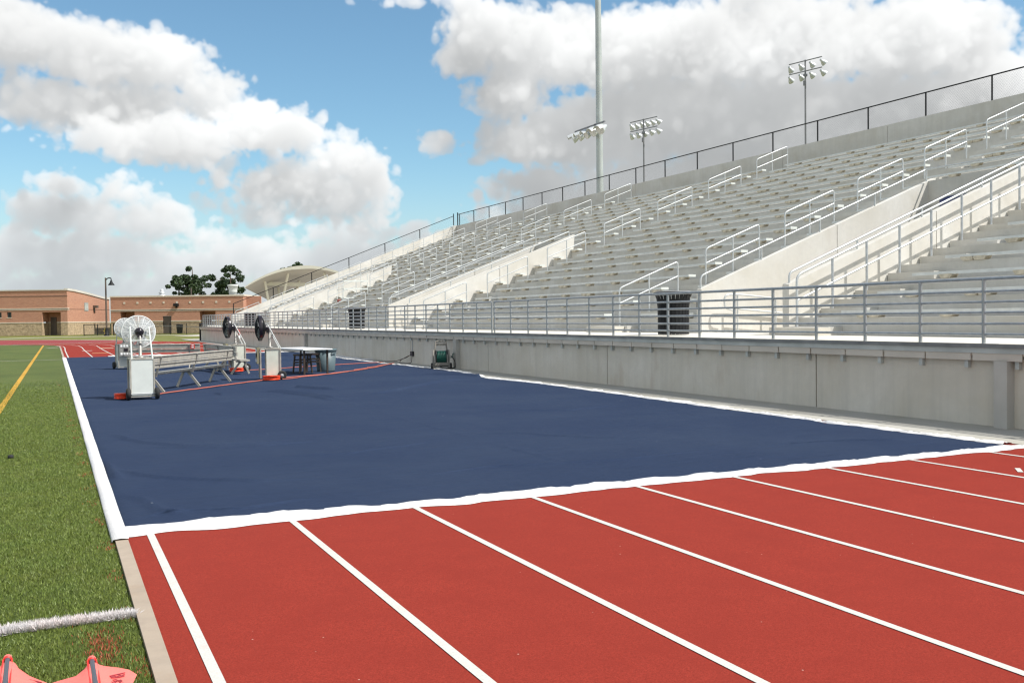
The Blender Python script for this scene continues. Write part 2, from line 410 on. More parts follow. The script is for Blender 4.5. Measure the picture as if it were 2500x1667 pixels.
tag(b.build('far_track', 'track_far'), 'faded purplish red track surface curving away beyond the tan strip', 'track', kind='structure')
def ribbon(pts, w):
    L_, Rr = [], []
    for i, p in enumerate(pts):
        a = Vector(pts[max(i - 1, 0)]); c = Vector(pts[min(i + 1, len(pts) - 1)]); d = (c - a).normalized(); s = Vector((-d.y, d.x)) * w / 2
        L_.append((p[0] + s.x, p[1] + s.y)); Rr.append((p[0] - s.x, p[1] - s.y))
    return L_, Rr
b = MB(); b.strip(*ribbon([(8.3, 83.3), (6.2, 83.45), (2.8, 81.0), (-2.3, 79.95), (-10, 78.9), (-26, 75.9)], 0.28), 0.016)
tag(b.build('track_dividing_strip', 'cream_trim'), 'tan strip crossing the far bend of the track', 'kerb', kind='structure')
b = MB(); b.strip(*ribbon(far, 0.45), 0.014)
tag(b.build('track_outer_edge', 'path'), 'pale outer edge of the far track bend', 'kerb', kind='structure')

lanes = [0.69, 1.73, 2.76, 3.82, 4.90, 6.0, 7.16, 8.30, 9.49]
ends = {0: [(1.30, 68), (1.27, 71), (1.05, 73.6), (0.6, 75.8), (-0.3, 77.6), (-1.6, 79.3)], 1: [(2.28, 68), (2.22, 72), (1.85, 75.3), (1.0, 78), (-0.2, 80.2)],
        2: [(3.25, 68), (3.3, 71.3), (2.99, 74.5), (2.2, 78), (1.1, 80.6)], 3: [(4.25, 68), (4.2, 72), (3.87, 75.4), (3.2, 79), (2.5, 80.9)],
        4: [(5.28, 68), (5.2, 72), (4.9, 76), (4.3, 80), (3.9, 81.6)], 5: [(6.35, 68), (6.2, 74), (5.8, 79), (5.3, 82.5)], 6: [(7.4, 68), (7.2, 75), (6.8, 80), (6.4, 83.2)],
        7: [(8.4, 68), (8.3, 75), (7.9, 80), (7.4, 83.2)], 8: [(9.55, 68), (9.4, 76), (8.7, 82)]}
for i, X in enumerate(lanes):
    b = MB(); pts = [(drift(X, y), y) for y in (-14, 0, 4, 7.5, 15, 30, 45, 60)] + ends[i]
    b.strip(*ribbon(pts, 0.052), 0.008)
    tag(b.build('lane_line', 'line'), ['white lane line nearest the kerb and the turf', 'second white lane line counted from the turf kerb', 'third white lane line counted from the turf kerb', 'fourth white lane line counted from the turf kerb',
        'fifth white lane line counted from the turf kerb', 'sixth white lane line counted from the turf kerb', 'seventh white lane line counted from the turf kerb', 'eighth white lane line counted from the turf kerb', 'outermost white lane line beside the concrete apron'][i], 'lane line', 'white lane lines on the track', 'structure')
b = MB()
for (x, y, w) in ((5.2, 66.5, 0.9), (3.1, 63.5, 0.8), (4.6, 59.5, 0.8), (5.5, 61.5, 1.0), (2.0, 59, 0.5)): b.box(x, x + w, y, y + 0.35, 0.004, 0.010)
b.strip(*ribbon([(8.55, 6.42), (8.74, 6.60)], 0.05), 0.0085)
tag(b.build('lane_mark', 'line'), 'short white exchange marks painted across the far lanes', 'lane mark', kind='structure')
b = MB()
for (x, y, w) in ((2.3, 54, 0.8), (4.0, 57.5, 1.1), (5.2, 60.0, 0.9), (3.2, 64.5, 0.7)): b.box(x, x + w, y, y + 0.3, 0.004, 0.0105)
tag(b.build('lane_mark', 'line_yellow'), 'short tan exchange marks painted across the far lanes', 'lane mark', kind='structure')
b = MB(); b.poly([(10.3, -14), (12.6, -14), (12.6, 90), (10.9, 90), (10.7, 76.6), (10.5, 68), (10.32, 30)], 0.010)
tag(b.build('apron', 'conc_apron'), 'pale concrete apron along the foot of the stand wall', 'pavement', kind='structure')
b = MB(); b.strip(*ribbon([(-60, 96), (-3.9, 114.5), (1, 118.5), (8, 119.5), (25, 118.5)], 2.0), 0.0)
tag(b.build('path', 'path'), 'pale concrete path in front of the brick buildings', 'path', kind='structure')
b = MB(); b.poly([tuple(at_view(u, d)[:2]) for u, d in ((-36, 104), (-8, 100), (2, 160), (-34, 160))], 0.004)  # paving added so neutral light bounces onto the canopy soffit
tag(b.build('bounce_paving', 'path'), 'pale concrete added under the arched canopy to bounce light up', 'bounce_paving', kind='structure')
# field markings
b = MB(); b.strip(*ribbon([(-14, 46.0), (0.82, 46.0)], 0.12), 0.006); b.strip(*ribbon([(0.3, 68), (0.95, 68.6)], 0.35), 0.006); b.strip(*ribbon([(-14, 5.58), (0.40, 5.58)], 0.085), 0.006)
tag(b.build('yard_line', 'turf_line'), 'white yard lines across the green turf', 'field line', kind='structure')
b = MB(); b.strip(*ribbon([(-1.1, -8), (-0.72, 20), (-0.4, 42), (0.02, 71), (0.1, 76)], 0.11), 0.006)
tag(b.build('boundary_line', 'turf_yellow'), 'yellow line running down the green turf', 'field line', kind='structure')

# turf blades near the camera
def blades(name, mat, n, xr, yr, hgt, wid, keep=None, white=False):
    x = RNG.uniform(xr[0], xr[1], n)
    u = RNG.uniform(0, 1, n); y = yr[0] + (yr[1] - yr[0]) * u ** 2.6
    if keep is not None:
        k = keep(x, y); x, y = x[k], y[k]
    n = len(x)
    ang = RNG.uniform(0, 2 * np.pi, n); lean = RNG.normal(0, 0.55, n); la = RNG.uniform(0, 2 * np.pi, n)
    h = hgt * RNG.uniform(0.55, 1.15, n); w = wid * RNG.uniform(0.7, 1.3, n) * (1 + (y - 4) * 0.12)
    v = np.zeros((n, 3, 3))
    v[:, 0] = np.stack([x - np.cos(ang) * w, y - np.sin(ang) * w, np.zeros(n)], 1)
    v[:, 1] = np.stack([x + np.cos(ang) * w, y + np.sin(ang) * w, np.zeros(n)], 1)
    v[:, 2] = np.stack([x + np.cos(la) * h * lean, y + np.sin(la) * h * lean, h * np.sqrt(np.clip(1 - 0.3 * lean ** 2, 0.15, 1))], 1)
    me = bpy.data.meshes.new(name); me.vertices.add(3 * n); me.vertices.foreach_set('co', v.reshape(-1))
    me.loops.add(3 * n); me.loops.foreach_set('vertex_index', np.arange(3 * n)); me.polygons.add(n)
    me.polygons.foreach_set('loop_start', np.arange(n) * 3); me.polygons.foreach_set('loop_total', np.full(n, 3))
    for q in (mat if isinstance(mat, list) else [mat]): me.materials.append(M[q])
    if isinstance(mat, list):
        mx, my = x - 0.24, y - 5.12
        p = np.exp(-((mx / 0.075) ** 2 + (my / 0.27) ** 2)) * 0.85
        p = np.maximum(p, 0.25 * np.exp(-((x - (KX - 0.05)) / 0.05) ** 2) * (np.sin(y * 7.0) > 0.5))
        me.polygons.foreach_set('material_index', (RNG.uniform(0, 1, n) < p).astype(np.int32))
    me.update(calc_edges=True); return link(name, me)
edge_keep = lambda x, y: x < drift(KX, y) - 0.004 + 0.012 * np.sin(y * 31) * RNG.uniform(0, 1, len(x))
ongrass = lambda x, y: edge_keep(x, y) & (np.abs(y - 5.58) > 0.045) & ((RNG.uniform(0, 1, len(x)) < np.clip((30.0 - y) / 20.0, 0.0, 1)))
g = blades('turf_blades', ['blade', 'blade_red'], 420000, (-2.2, 0.60), (3.4, 30.0), 0.019, 0.0022, ongrass)
tag(g, 'short green turf blades beside the kerb', 'grass', kind='stuff')
g = blades('white_turf_blades', 'blade_white', 26000, (-1.3, 0.43), (5.535, 5.625), 0.042, 0.0032, edge_keep)
tag(g, 'white painted turf blades of the nearest yard line', 'grass', kind='stuff')

# ------------------------------------------------------------------ navy cover on the track
def smooth_noise(n, step, seed):
    r = np.random.default_rng(seed); m = int(n / step) + 3; k = r.uniform(-1, 1, m); x = np.arange(n) / step; i = x.astype(int); t = x - i; t = t * t * (3 - 2 * t)
    return k[i] * (1 - t) + k[i + 1] * t
CY0, CY1 = 7.80, 47.9
cx0 = lambda y: drift(0.53, y) + 0.005
right_pts = np.array([(7.5, 10.12), (9.0, 10.03), (11, 10.07), (13.3, 10.15), (16.5, 10.32), (19.4, 10.4), (21.5, 10.42), (23, 10.25), (24, 10.5), (25.5, 10.7), (27, 10.87), (30.3, 10.81), (33.1, 10.70), (37, 10.75), (45, 11.0), (50, 11.05)])
def cx1(y): return np.interp(y, right_pts[:, 0], right_pts[:, 1])
NX = 200
yy = [CY0]
while yy[-1] < CY1: yy.append(yy[-1] + 0.017 + 0.0032 * (yy[-1] - 7.5))
yy = np.array(yy); yy[-1] = CY1; NY = len(yy)
wob = 0.05 * np.interp(yy, np.arange(7, 60, 0.05), smooth_noise(1060, 18, 3)) + 0.03 * np.interp(yy, np.arange(7, 60, 0.05), smooth_noise(1060, 6, 4))
wob *= np.clip((yy - 7.8) / 1.0, 0, 1)
U = np.linspace(0, 1, NX)
X = cx0(yy)[:, None] * (1 - U) + (cx1(yy) + wob)[:, None] * U
nearwob = 0.06 * smooth_noise(NX, 22, 8) + 0.02 * smooth_noise(NX, 5, 9); nearwob += np.interp(U * 9.6 + 0.53, [0.5, 1.7, 3, 4.7, 7, 9.9, 10.2], [.12, .05, -.02, -.03, -.06, -.11, -.14])
Y = yy[:, None] + nearwob[None, :] * np.clip(1 - (yy[:, None] - CY0) / 0.8, 0, 1)
folds = [([(0.80, 14.7), (0.92, 14.3), (1.02, 13.7), (1.28, 13.04), (1.64, 12.63), (2.05, 12.5), (2.5, 12.45), (3.2, 12.6)], .035, .055), ([(1.1, 12.82), (1.67, 12.42), (2.4, 12.14), (3.4, 12.3)], .028, .05),
         ([(0.55, 11.5), (0.79, 10.7), (1.07, 10.17), (1.4, 9.87), (1.8, 9.58), (2.6, 9.4)], .032, .05), ([(3.33, 21.72), (3.38, 20.85)], .05, .06), ([(4.3, 21.6), (4.49, 21.21), (4.75, 20.32), (4.96, 19.02), (5.0, 18.2)], .05, .06),
         ([(4.6, 22.0), (4.74, 21.48), (5.06, 20.11), (5.24, 18.47)], .04, .06), ([(5.2, 22.4), (5.29, 22.19), (5.52, 21.55), (5.9, 20.9)], .07, .07), ([(0.62, 9.46), (0.77, 9.02), (0.85, 8.43), (1.05, 8.1)], .03, .06),
         ([(6.0, 19.4), (6.76, 20.08), (8.56, 22.15), (9.76, 22.9)], .05, .10), ([(0.5, 12.1), (0.56, 11.75), (0.63, 10.86), (0.67, 10.22)], .05, .06), ([(5.31, 24.0), (5.2, 20.35), (4.99, 13.66), (4.99, 10.15), (5.04, 8.0)], .012, .025),
         ([(5.08, 12.05), (5.73, 11.65), (6.24, 10.8), (7.0, 10.3)], .025, .06), ([(0.63, 8.26), (1.01, 8.35), (1.48, 8.25), (2.2, 8.45)], .025, .06), ([(3.0, 9.0), (4.2, 9.3), (5.6, 9.0), (7.4, 9.2)], .018, .07), ([(7.5, 9.1), (8.6, 9.0), (9.6, 8.6)], .035, .08),
         ([(1.0, 16.3), (2.2, 16.0), (3.6, 16.6)], .018, .06), ([(6.4, 15.0), (7.8, 14.2), (9.3, 14.6)], .018, .07), ([(2.2, 11.2), (3.2, 11.0), (4.6, 11.6)], .02, .06), ([(9.3, 25.5), (10.2, 24.5), (10.5, 23.2)], .07, .12), ([(1.2, 19.6), (3.0, 19.3), (4.6, 20.0)], .02, .05),
         ([(7.7, 30.5), (8.8, 31.5), (10.2, 31.4)], .05, .12), ([(6.9, 37.5), (8.5, 37.0), (10.6, 38.0)], .09, .14), ([(8.0, 43.0), (9.5, 42.0), (10.9, 42.6)], .12, .2), ([(1.0, 27.5), (2.6, 27.3), (4.2, 28.3)], .03, .07), ([(1.0, 33.0), (3.5, 33.2), (5.5, 32.2)], .03, .08)]
Z = np.full(X.shape, 0.016)
lx = np.arange(0, 12, 0.1)
for k, (amp, sx, sy, sd) in enumerate(((0.010, 9, 5, 21), (0.005, 4, 3, 22), (0.006, 14, 3, 23))):
    r = np.random.default_rng(sd); gx, gy = int(12 / (sx * 0.1)) + 3, int(45 / (sy * 0.1)) + 3; G = r.uniform(-1, 1, (gy, gx))
    fx = np.clip(X / (sx * 0.1), 0, gx - 2.001); fy = np.clip((Y - 7) / (sy * 0.1), 0, gy - 2.001); ix, iy = fx.astype(int), fy.astype(int); tx, ty = fx - ix, fy - iy
    tx = tx * tx * (3 - 2 * tx); ty = ty * ty * (3 - 2 * ty)
    Z += amp * np.abs(G[iy, ix] * (1 - tx) * (1 - ty) + G[iy, ix + 1] * tx * (1 - ty) + G[iy + 1, ix] * (1 - tx) * ty + G[iy + 1, ix + 1] * tx * ty)
Yl = np.zeros_like(Z)
for pl, hgt, wid in folds:
    D2 = np.full(X.shape, 1e9)
    fade = np.ones(X.shape)
    for i in range(len(pl) - 1):
        ax, ay = pl[i]; bx, by = pl[i + 1]; dx, dy = bx - ax, by - ay; L2 = dx * dx + dy * dy
        t = np.clip(((X - ax) * dx + (Y - ay) * dy) / L2, 0, 1); d2 = (X - ax - t * dx) ** 2 + (Y - ay - t * dy) ** 2
        m = d2 < D2; D2 = np.where(m, d2, D2); tt = (i + t) / (len(pl) - 1); fade = np.where(m, np.clip(np.minimum(tt, 1 - tt) * 5, 0.15, 1), fade)
    d = np.sqrt(D2); g = fade * np.exp(-(d / (0.8 * wid)) ** 2); Z += 1.0 * hgt * g; Yl -= 0.85 * wid * g
Z[0, :] = 0.012; Z[-1, :] = 0.012; Z[:, 0] = 0.012; Z[:, -1] = 0.014
Y = Y + Yl
vs = np.stack([X, Y, Z], -1).reshape(-1, 3)
idx = np.arange(NX * NY).reshape(NY, NX)
fs = np.stack([idx[:-1, :-1], idx[:-1, 1:], idx[1:, 1:], idx[1:, :-1]], -1).reshape(-1, 4)
cover = thing('ground_cover', 'large navy fabric cover with white hems spread over the track', 'track cover', (4, 9, 0))
me = bpy.data.meshes.new('cover_sheet'); me.from_pydata(vs.tolist(), [], fs.tolist()); me.materials.append(M['carpet'])
me.polygons.foreach_set('use_smooth', [True] * len(fs)); me.update()
o = link('cover_sheet', me, cover, (-4, -9, 0))
def hem(name, ins, outs, seed, amp=0.012, rag=0.03):
    n = len(ins); rr = np.random.default_rng(seed); ins = np.array(ins); outs = np.array(outs); vs = []; K = 6
    j = rag * (smooth_noise(n, 5, seed) + 0.6 * smooth_noise(n, 2, seed + 1))
    for i in range(n):
        for k in range(K):
            t = k / (K - 1); p = ins[i] * (1 - t) + outs[i] * t
            d = outs[i] - ins[i]; d = d / (np.linalg.norm(d) + 1e-9); p = p + d * j[i] * t * t
            z = 0.014 + amp * (math.sin(t * 5.5 + i * 0.7) * 0.5 + rr.uniform(0, 1)) * (0.35 if k in (0, K - 1) else 1.0) + (0.01 if 0 < k < K - 1 else 0)
            vs.append((p[0] - 4, p[1] - 9, z if k < K - 1 else 0.008))
    fs = [(i * K + k, i * K + k + 1, (i + 1) * K + k + 1, (i + 1) * K + k) for i in range(n - 1) for k in range(K - 1)]
    b = MB(); b.add(vs, fs, 0, True); return b.build(name, 'hem', cover)
xs = np.linspace(0.50, 10.15, 150)
hem('hem', [(x, CY0 + 0.06 + np.interp(x, X[0], nearwob)) for x in xs], [(x, 7.62 + 0.012 * math.sin(x * 3.1) + 0.012 * math.sin(x * 9) - 0.009 * x) for x in xs], 31)
yl = np.linspace(7.45, 48.0, 160)
b = MB(); zl = [0.030 + 0.004 * math.sin(i * 0.9) for i in range(160)]
for i in range(159):
    x0, x1 = drift(0.425, yl[i]), drift(0.425, yl[i + 1]); w0, w1 = 0.105 + 0.0012 * (yl[i] - 7.5), 0.105 + 0.0012 * (yl[i + 1] - 7.5)
    b.add([(x0 - 4, yl[i] - 9, zl[i]), (x0 + w0 * .5 - 4, yl[i] - 9, zl[i] + 0.006), (x0 + w0 - 4, yl[i] - 9, zl[i]), (x1 - 4, yl[i + 1] - 9, zl[i + 1]), (x1 + w1 * .5 - 4, yl[i + 1] - 9, zl[i + 1] + 0.006), (x1 + w1 - 4, yl[i + 1] - 9, zl[i + 1]),
           (x0 - 0.008 - 4, yl[i] - 9, 0.01), (x1 - 0.008 - 4, yl[i + 1] - 9, 0.01)], [(0, 1, 4, 3), (1, 2, 5, 4), (6, 0, 3, 7)], 0, True)
tag(b.build('hem', 'hem', cover), 'straight white hem along the turf kerb')
yr = yy[::2]
hem('hem', [(cx1(y) + np.interp(y, yy, wob) - 0.02, y) for y in yr], [(cx1(y) + np.interp(y, yy, wob) + (0.11 if y < 24 else 0.18 if y < 36 else 0.75) + 0.03 * math.sin(y * 4.0), y) for y in yr], 41, 0.02, 0.05)
xs = np.linspace(2.7, 10.9, 60)
hem('hem', [(x, 47.85) for x in xs], [(x, 48.35 + 0.1 * math.sin(x * 3)) for x in xs], 51, 0.02, 0.08)

# ------------------------------------------------------------------ grandstand
stand = thing('grandstand', 'long concrete grandstand with rows of aluminium bench seats', 'grandstand', (12, 20, 0))
SO = Vector((-12, -20, 0))
RUN, RISE, TX, TZ, NT = 0.985, 0.385, 14.6, 1.49, 20
tx = lambda k: TX + RUN * k
tz = lambda k: TZ + RISE * k
REAR = 34.95
VOMS = [(16.25, 19.85), (40.25, 43.85), (66.85, 70.4)]
YMIN, YMAX = -9.0, 84.4
KV = 8
def tier_range(y0, y1, k0, k1, b):
    for k in range(k0, k1):
        x0 = tx(k); z0 = tz(k) - (RISE if k else TZ - 1.0); x1 = tx(k + 1) if k < NT - 1 else REAR
        b.add([(x0, y0, z0), (x0, y1, z0), (x0, y1, tz(k)), (x0, y0, tz(k)), (x1, y0, tz(k)), (x1, y1, tz(k))], [(0, 3, 2, 1), (3, 4, 5, 2)])
        for y, fl in ((y0, 1), (y1, 0)):
            f = [(x0, y, z0 - 0.5), (x1, y, z0 - 0.5), (x1, y, tz(k)), (x0, y, tz(k))]
            b.add(f, [(0, 1, 2, 3) if fl else (3, 2, 1, 0)])
b = MB()
for y0, y1 in ((YMIN, 16.25), (19.85, 40.25), (43.85, 66.85), (70.4, YMAX)): tier_range(y0, y1, 0, KV, b)
tier_range(YMIN, YMAX, KV, NT, b)
o = b.build('seating_tiers', 'conc_tier', stand, SO)
# deck
b = MB(); b.box(11.56, 15.0, YMIN, 82.6, 0.98, 1.13)
for y0, y1 in VOMS: b.box(14.7, 30.0, y0 + 0.2, y1 - 0.2, 0.98, 1.128)
b.build('deck', 'conc_deck', stand, SO)
b = MB()
for i in range(230):
    y0 = YMIN + i * 2.0; b.box(11.50 + random.uniform(-.004, .004), 11.557, y0, y0 + 2.0, 1.085 + random.uniform(-.004, .004), 1.135 + random.uniform(-.006, .006))
b.build('deck_edge_trim', 'membrane', stand, SO)
b = MB(); b.box(11.53, 11.60, YMIN, 82.6, 1.005, 1.084)
o = b.build('edge_beam', 'beam', stand, SO)
# fascia panels and hangers
fy = [9.42 + 0.785 * i for i in range(-22, 94)]
near_f = [y for y in fy if 5.0 < y < 82.0]
def fascia(b, y0, y1, dx=0.0): b.box(11.545 + dx, 11.575 + dx, y0 + 0.016, y1 - 0.014, 0.905, 1.004)
def hanger(b, y): b.box(11.585, 11.646, y - 0.03, y + 0.03, 0.80, 0.925)
b = MB(); b.box(11.60, 11.645, YMIN, 82.5, 0.93, 1.003); b.build('fascia_gap_shade', 'recess_shade', stand, SO)  # dark strip paints the shadow into the fascia gaps
rest = MB(); resth = MB(); cnt = 0
for i, y in enumerate(fy[:-1]):
    if y < 82 and y > 5 and cnt < 70:
        b = MB(); fascia(b, y, y + 0.785, random.uniform(-.004, .004)); b.build('fascia_panel', 'fascia', stand, SO)
        b = MB(); hanger(b, y + 0.12); b.build('hanger_bracket', 'beam', stand, SO); cnt += 1
    elif y < 82: fascia(rest, y, y + 0.785, random.uniform(-.004, .004)); hanger(resth, y + 0.12)
tag(rest.build('fascia_panel', 'fascia', stand, SO), kind='stuff'); tag(resth.build('hanger_bracket', 'beam', stand, SO), kind='stuff')
# retaining wall
rw = thing('retaining_wall', 'long shaded grey concrete wall panels under the stand walkway', 'wall', (11.8, 20, 0))
RO = Vector((-11.8, -20, 0))
joints = [-8.9, -0.85, 5.8, 12.54, 19.24, 25.88, 32.5, 39.15, 45.8, 52.4, 59.0, 65.7, 72.3, 82.5]
for a, c in zip(joints[:-1], joints[1:]):
    b = MB(); b.box(11.65, 11.85, a + 0.014, c - 0.014, -0.02, 0.985); b.build('wall_panel', 'conc_wall', rw, RO)
b = MB(); b.box(11.685, 11.80, -8.9, 82.4, 0, 0.97); b.build('backing_wall', 'recess_shade', rw, RO)
for y in (-10.2, 8.94, 28.07, 47.3, 66.5):
    b = MB(); b.box(11.50, 11.648, y - 0.10, y + 0.10, 0, 0.904); b.build('column', 'column', rw, RO)
# vomitory walls
def slopewall(b, y0, y1, x0, x1, z0, zb, ztop0, sl):
    b.prism([(x0, z0), (x1, zb), (x1, ztop0 + sl * (x1 - x0)), (x0, ztop0)], 'y', y0, y1)
SL = 0.388
for vi, (y0, y1) in enumerate(VOMS):
    for (a, c, xs_) in ((y0, y0 + 0.2, (14.35, 18.75)), (y1 - 0.2, y1, (14.6, 19.0))):
        b = MB(); x0, xm = xs_
        slopewall(b, a, c, x0, xm - 0.012, 1.0, 1.0, 2.2, SL); b.build('side_wall', 'conc_white', stand, SO)
        b = MB(); zt = 2.2 + SL * (xm - x0)
        b.prism([(xm + 0.012, 1.0), (22.2 if vi else 22.15, 1.0), (22.65, 2.2 + SL * (22.65 - x0)), (xm + 0.012, zt + SL * 0.012)], 'y', a, c); b.build('side_wall', 'conc_white', stand, SO)
    b = MB(); b.box(22.35, 22.6, y0 + 0.2, y1 - 0.2, 3.3, 5.22); b.build('portal_header', 'conc_tier', stand, SO)
    b = MB(); b.box(22.6, 30, y0 + 0.1, y0 + 0.2, 1.1, 4.3); b.box(22.6, 30, y1 - 0.2, y1 - 0.1, 1.1, 4.3); b.box(29.9, 30, y0 + .2, y1 - .2, 1.1, 4.3); b.build('tunnel_lining', 'recess_shade', stand, SO)  # tunnel walls coloured near-black for the darkness inside
b = MB(); b.box(22.325, 22.349, 16.75, 19.25, 4.15, 4.72); b.build('portal_sign', 'blue_sign', stand, SO)
# rear and end walls
b = MB()
yj = list(np.arange(YMIN, 84.5, 7.0)) + [84.6]
for a, c in zip(yj[:-1], yj[1:]): b.box(REAR, REAR + 0.2, a + 0.01, c - 0.01, -0.5, 10.12)
b.build('rear_wall', 'conc_tier', stand, SO)
b = MB()
slopewall(b, 84.4, 84.6, 14.4, REAR - 0.01, -0.1, -0.1, 2.03, 0.397); b.build('end_wall', 'conc_white', stand, SO)
b = MB(); b.box(12.4, 14.39, 84.35, 84.6, -0.1, 1.2); b.build('end_wall', 'conc_white', stand, SO)
# aisles : half steps
AISLES = {'A': 23.3, 'B': 38.8, 'C': 53.4, 'D': 65.0, 'E': 73.8, 'F': 83.3}
AIS = [(14.95, 16.25), (22.45, 24.15), (38.0, 39.55), (52.55, 54.2), (64.2, 65.8), (73.0, 74.6), (82.5, 84.4)]
for i, (a, c) in enumerate(AIS):
    b = MB(); y0, y1 = a + 0.02, c - 0.02      # one cast flight of half steps per aisle
    vs = []
    for k in range(NT): vs += [(tx(k) - 0.36, tz(k) - RISE - 0.05), (tx(k) - 0.36, tz(k) - 0.19), (tx(k) - 0.003, tz(k) - 0.19), (tx(k) - 0.003, tz(k) - 0.05)]
    for k in range(len(vs) - 1):
        (xa, za), (xb, zb) = vs[k], vs[k + 1]; b.add([(xa, y0, za), (xb, y0, zb), (xb, y1, zb), (xa, y1, za)], [(0, 1, 2, 3)] if k % 4 else [(0, 3, 2, 1)])
        if k % 4 in (1,): b.add([(xa, y0, za), (xb, y0, zb), (xb, y0, za - 0.2), (xa, y0, za - 0.2)], [(3, 2, 1, 0)]); b.add([(xa, y1, za), (xb, y1, zb), (xb, y1, za - 0.2), (xa, y1, za - 0.2)], [(0, 1, 2, 3)])
    b.build('aisle_steps', 'conc_tier', stand, SO)
# benches
def bench_mesh(b, k, y0, y1):
    x = tx(k); z = tz(k) + 0.085
    b.box(x - 0.045, x + 0.205, y0, y1, z, z + 0.05)
    b.box(x - 0.047, x - 0.040, y0, y1, z - 0.012, z + 0.006)
    b.box(x - 0.052, x + 0.212, y0 - 0.014, y0 - 0.001, z - 0.012, z + 0.062, 1)
def bracket_shape():
    b = MB(); b.prism([(-0.16, 0.0), (0.16, 0.0), (0.16, -0.02), (0.11, -0.083), (-0.11, -0.083), (-0.16, -0.02)], 'x', -0.03, 0.16)
    return b.mesh('seat_bracket', 'bracket')
BR = bracket_shape()
secs = [(YMIN + .3, 14.95, 0), (16.4, 22.4, KV), (19.95, 22.4, 0), (24.2, 37.95, 0), (39.62, 40.2, 0), (39.62, 52.5, KV), (43.95, 52.5, 0), (54.25, 64.15, 0), (65.85, 66.8, 0), (65.85, 72.95, KV), (70.5, 72.95, 0), (74.65, 82.45, 0)]
cand = []
for (a, c, k0) in secs:
    kmax = KV if any((s[0] <= a + 3.6 and s[0] != a and s[1] == c and s[2] == KV) for s in secs) and k0 == 0 else NT
    if (a, c) == (39.62, 40.2) or (a, c) == (65.85, 66.8): kmax = KV
    for k in range(k0, kmax):
        ym = max(a, min(c, 30)); vis = max(0.0, c - max(a, tx(k) * 0.735))
        cand.append((vis / math.hypot(tx(k), max(a, tx(k) * 0.7)), k, a, c))
cand.sort(key=lambda q: -q[0])
rest = MB(); restb = MB(); nb = 0; bench_objs = []
brs = []
for i, (s, k, a, c) in enumerate(cand):
    ln = c - a; nbk = max(1, round(ln / 1.75)); pos = [a + ln * (j + 0.5) / nbk for j in range(nbk)] if nbk > 1 else [a + ln * 0.5]
    pos = [a + 0.35] + [p for p in pos[0:] if p - a > 0.9] if ln > 1.2 else pos
    extra = [p + 0.30 for j, p in enumerate(pos) if (j + k) % 3 == 1 and p + 0.6 < c]
    for p in pos + extra: brs.append((tx(k), p, k, i))
    if i < 100:
        b = MB(); bench_mesh(b, k, a, c); o = b.build('bench_seat', ['alu', 'white_paint'], stand, SO); bench_objs.append(o)
    else: bench_mesh(rest, k, a, c)
tag(rest.build('bench_seat', ['alu', 'white_paint'], stand, SO), kind='stuff')
brs.sort(key=lambda q: math.hypot(q[0], q[1]) if (q[1] > q[0] * 0.745) else 1e6)
nbk = 0
for (x, y, k, i) in brs:
    if i < 100 and nbk < 100:
        link('seat_bracket', BR, bench_objs[i], (x - 0.02, y, tz(k) + 0.084)); nbk += 1
    else:
        x0, zt = x - 0.02, tz(k) + 0.084
        restb.prism([(y - 0.16, zt), (y + 0.16, zt), (y + 0.16, zt - .02), (y + 0.11, zt - 0.083), (y - 0.11, zt - 0.083), (y - 0.16, zt - .02)], 'x', x0 - 0.03, x0 + 0.16)
tag(restb.build('seat_bracket', 'bracket', stand, SO), kind='stuff')

# ------------------------------------------------------------------ aisle handrails
def handrail_parts(nspan, last_drop=0.0):
    s = RISE / RUN; L_ = RUN * nspan; r = 0.024
    t = MB(); t.tube(round_path([(0, 0, 0.80), (0, 0, 1.04), (L_, 0, 1.04 + s * L_), (L_, 0, 0.80 + s * L_)], 0.13), r, 7)
    m = MB(); m.tube([(0, 0, 0.62), (L_, 0, 0.62 + s * L_)], r * 0.9, 7)
    ps = []
    for i in range(nspan + 1):
        b = MB(); x = RUN * i; z = s * x; top = 0.80 if i in (0, nspan) else 1.03
        b.tube([(x, 0, z - (last_drop if i == nspan else 0)), (x, 0, z + top)], r, 7); b.box(x - .06, x + .06, -.06, .06, z - (last_drop if i == nspan else 0), z + .012 - (last_drop if i == nspan else 0)); ps.append(b.mesh('post', 'galv_white'))
    return t.mesh('top_rail', 'galv_white'), m.mesh('mid_rail', 'galv_white'), ps
HR2 = handrail_parts(2); HRT = handrail_parts(2, 0.2)
ORD = ['lowest', 'second lowest', 'third lowest', 'fourth lowest', 'third highest', 'second highest', 'topmost']
ADESC = {'A': 'in the nearest aisle', 'B': 'in the aisle in front of the middle stair opening', 'C': 'in the aisle halfway along the stand', 'D': 'in the aisle in front of the farthest stair opening',
         'E': 'in the aisle just beyond the farthest stair opening', 'F': 'along the far end wall of the stand'}
for an, y in AISLES.items():
    for j in range(7):
        k = 3 * j; P = HRT if j == 6 else HR2
        h = thing('aisle_handrail', ORD[j] + ' galvanised handrail ' + ADESC[an], 'handrail', (tx(k) - 0.08, y, tz(k) - 0.19), 0, 'handrails in the stand aisles')
        link('top_rail', P[0], h); link('mid_rail', P[1], h)
        for p in P[2]: link('post', p, h)
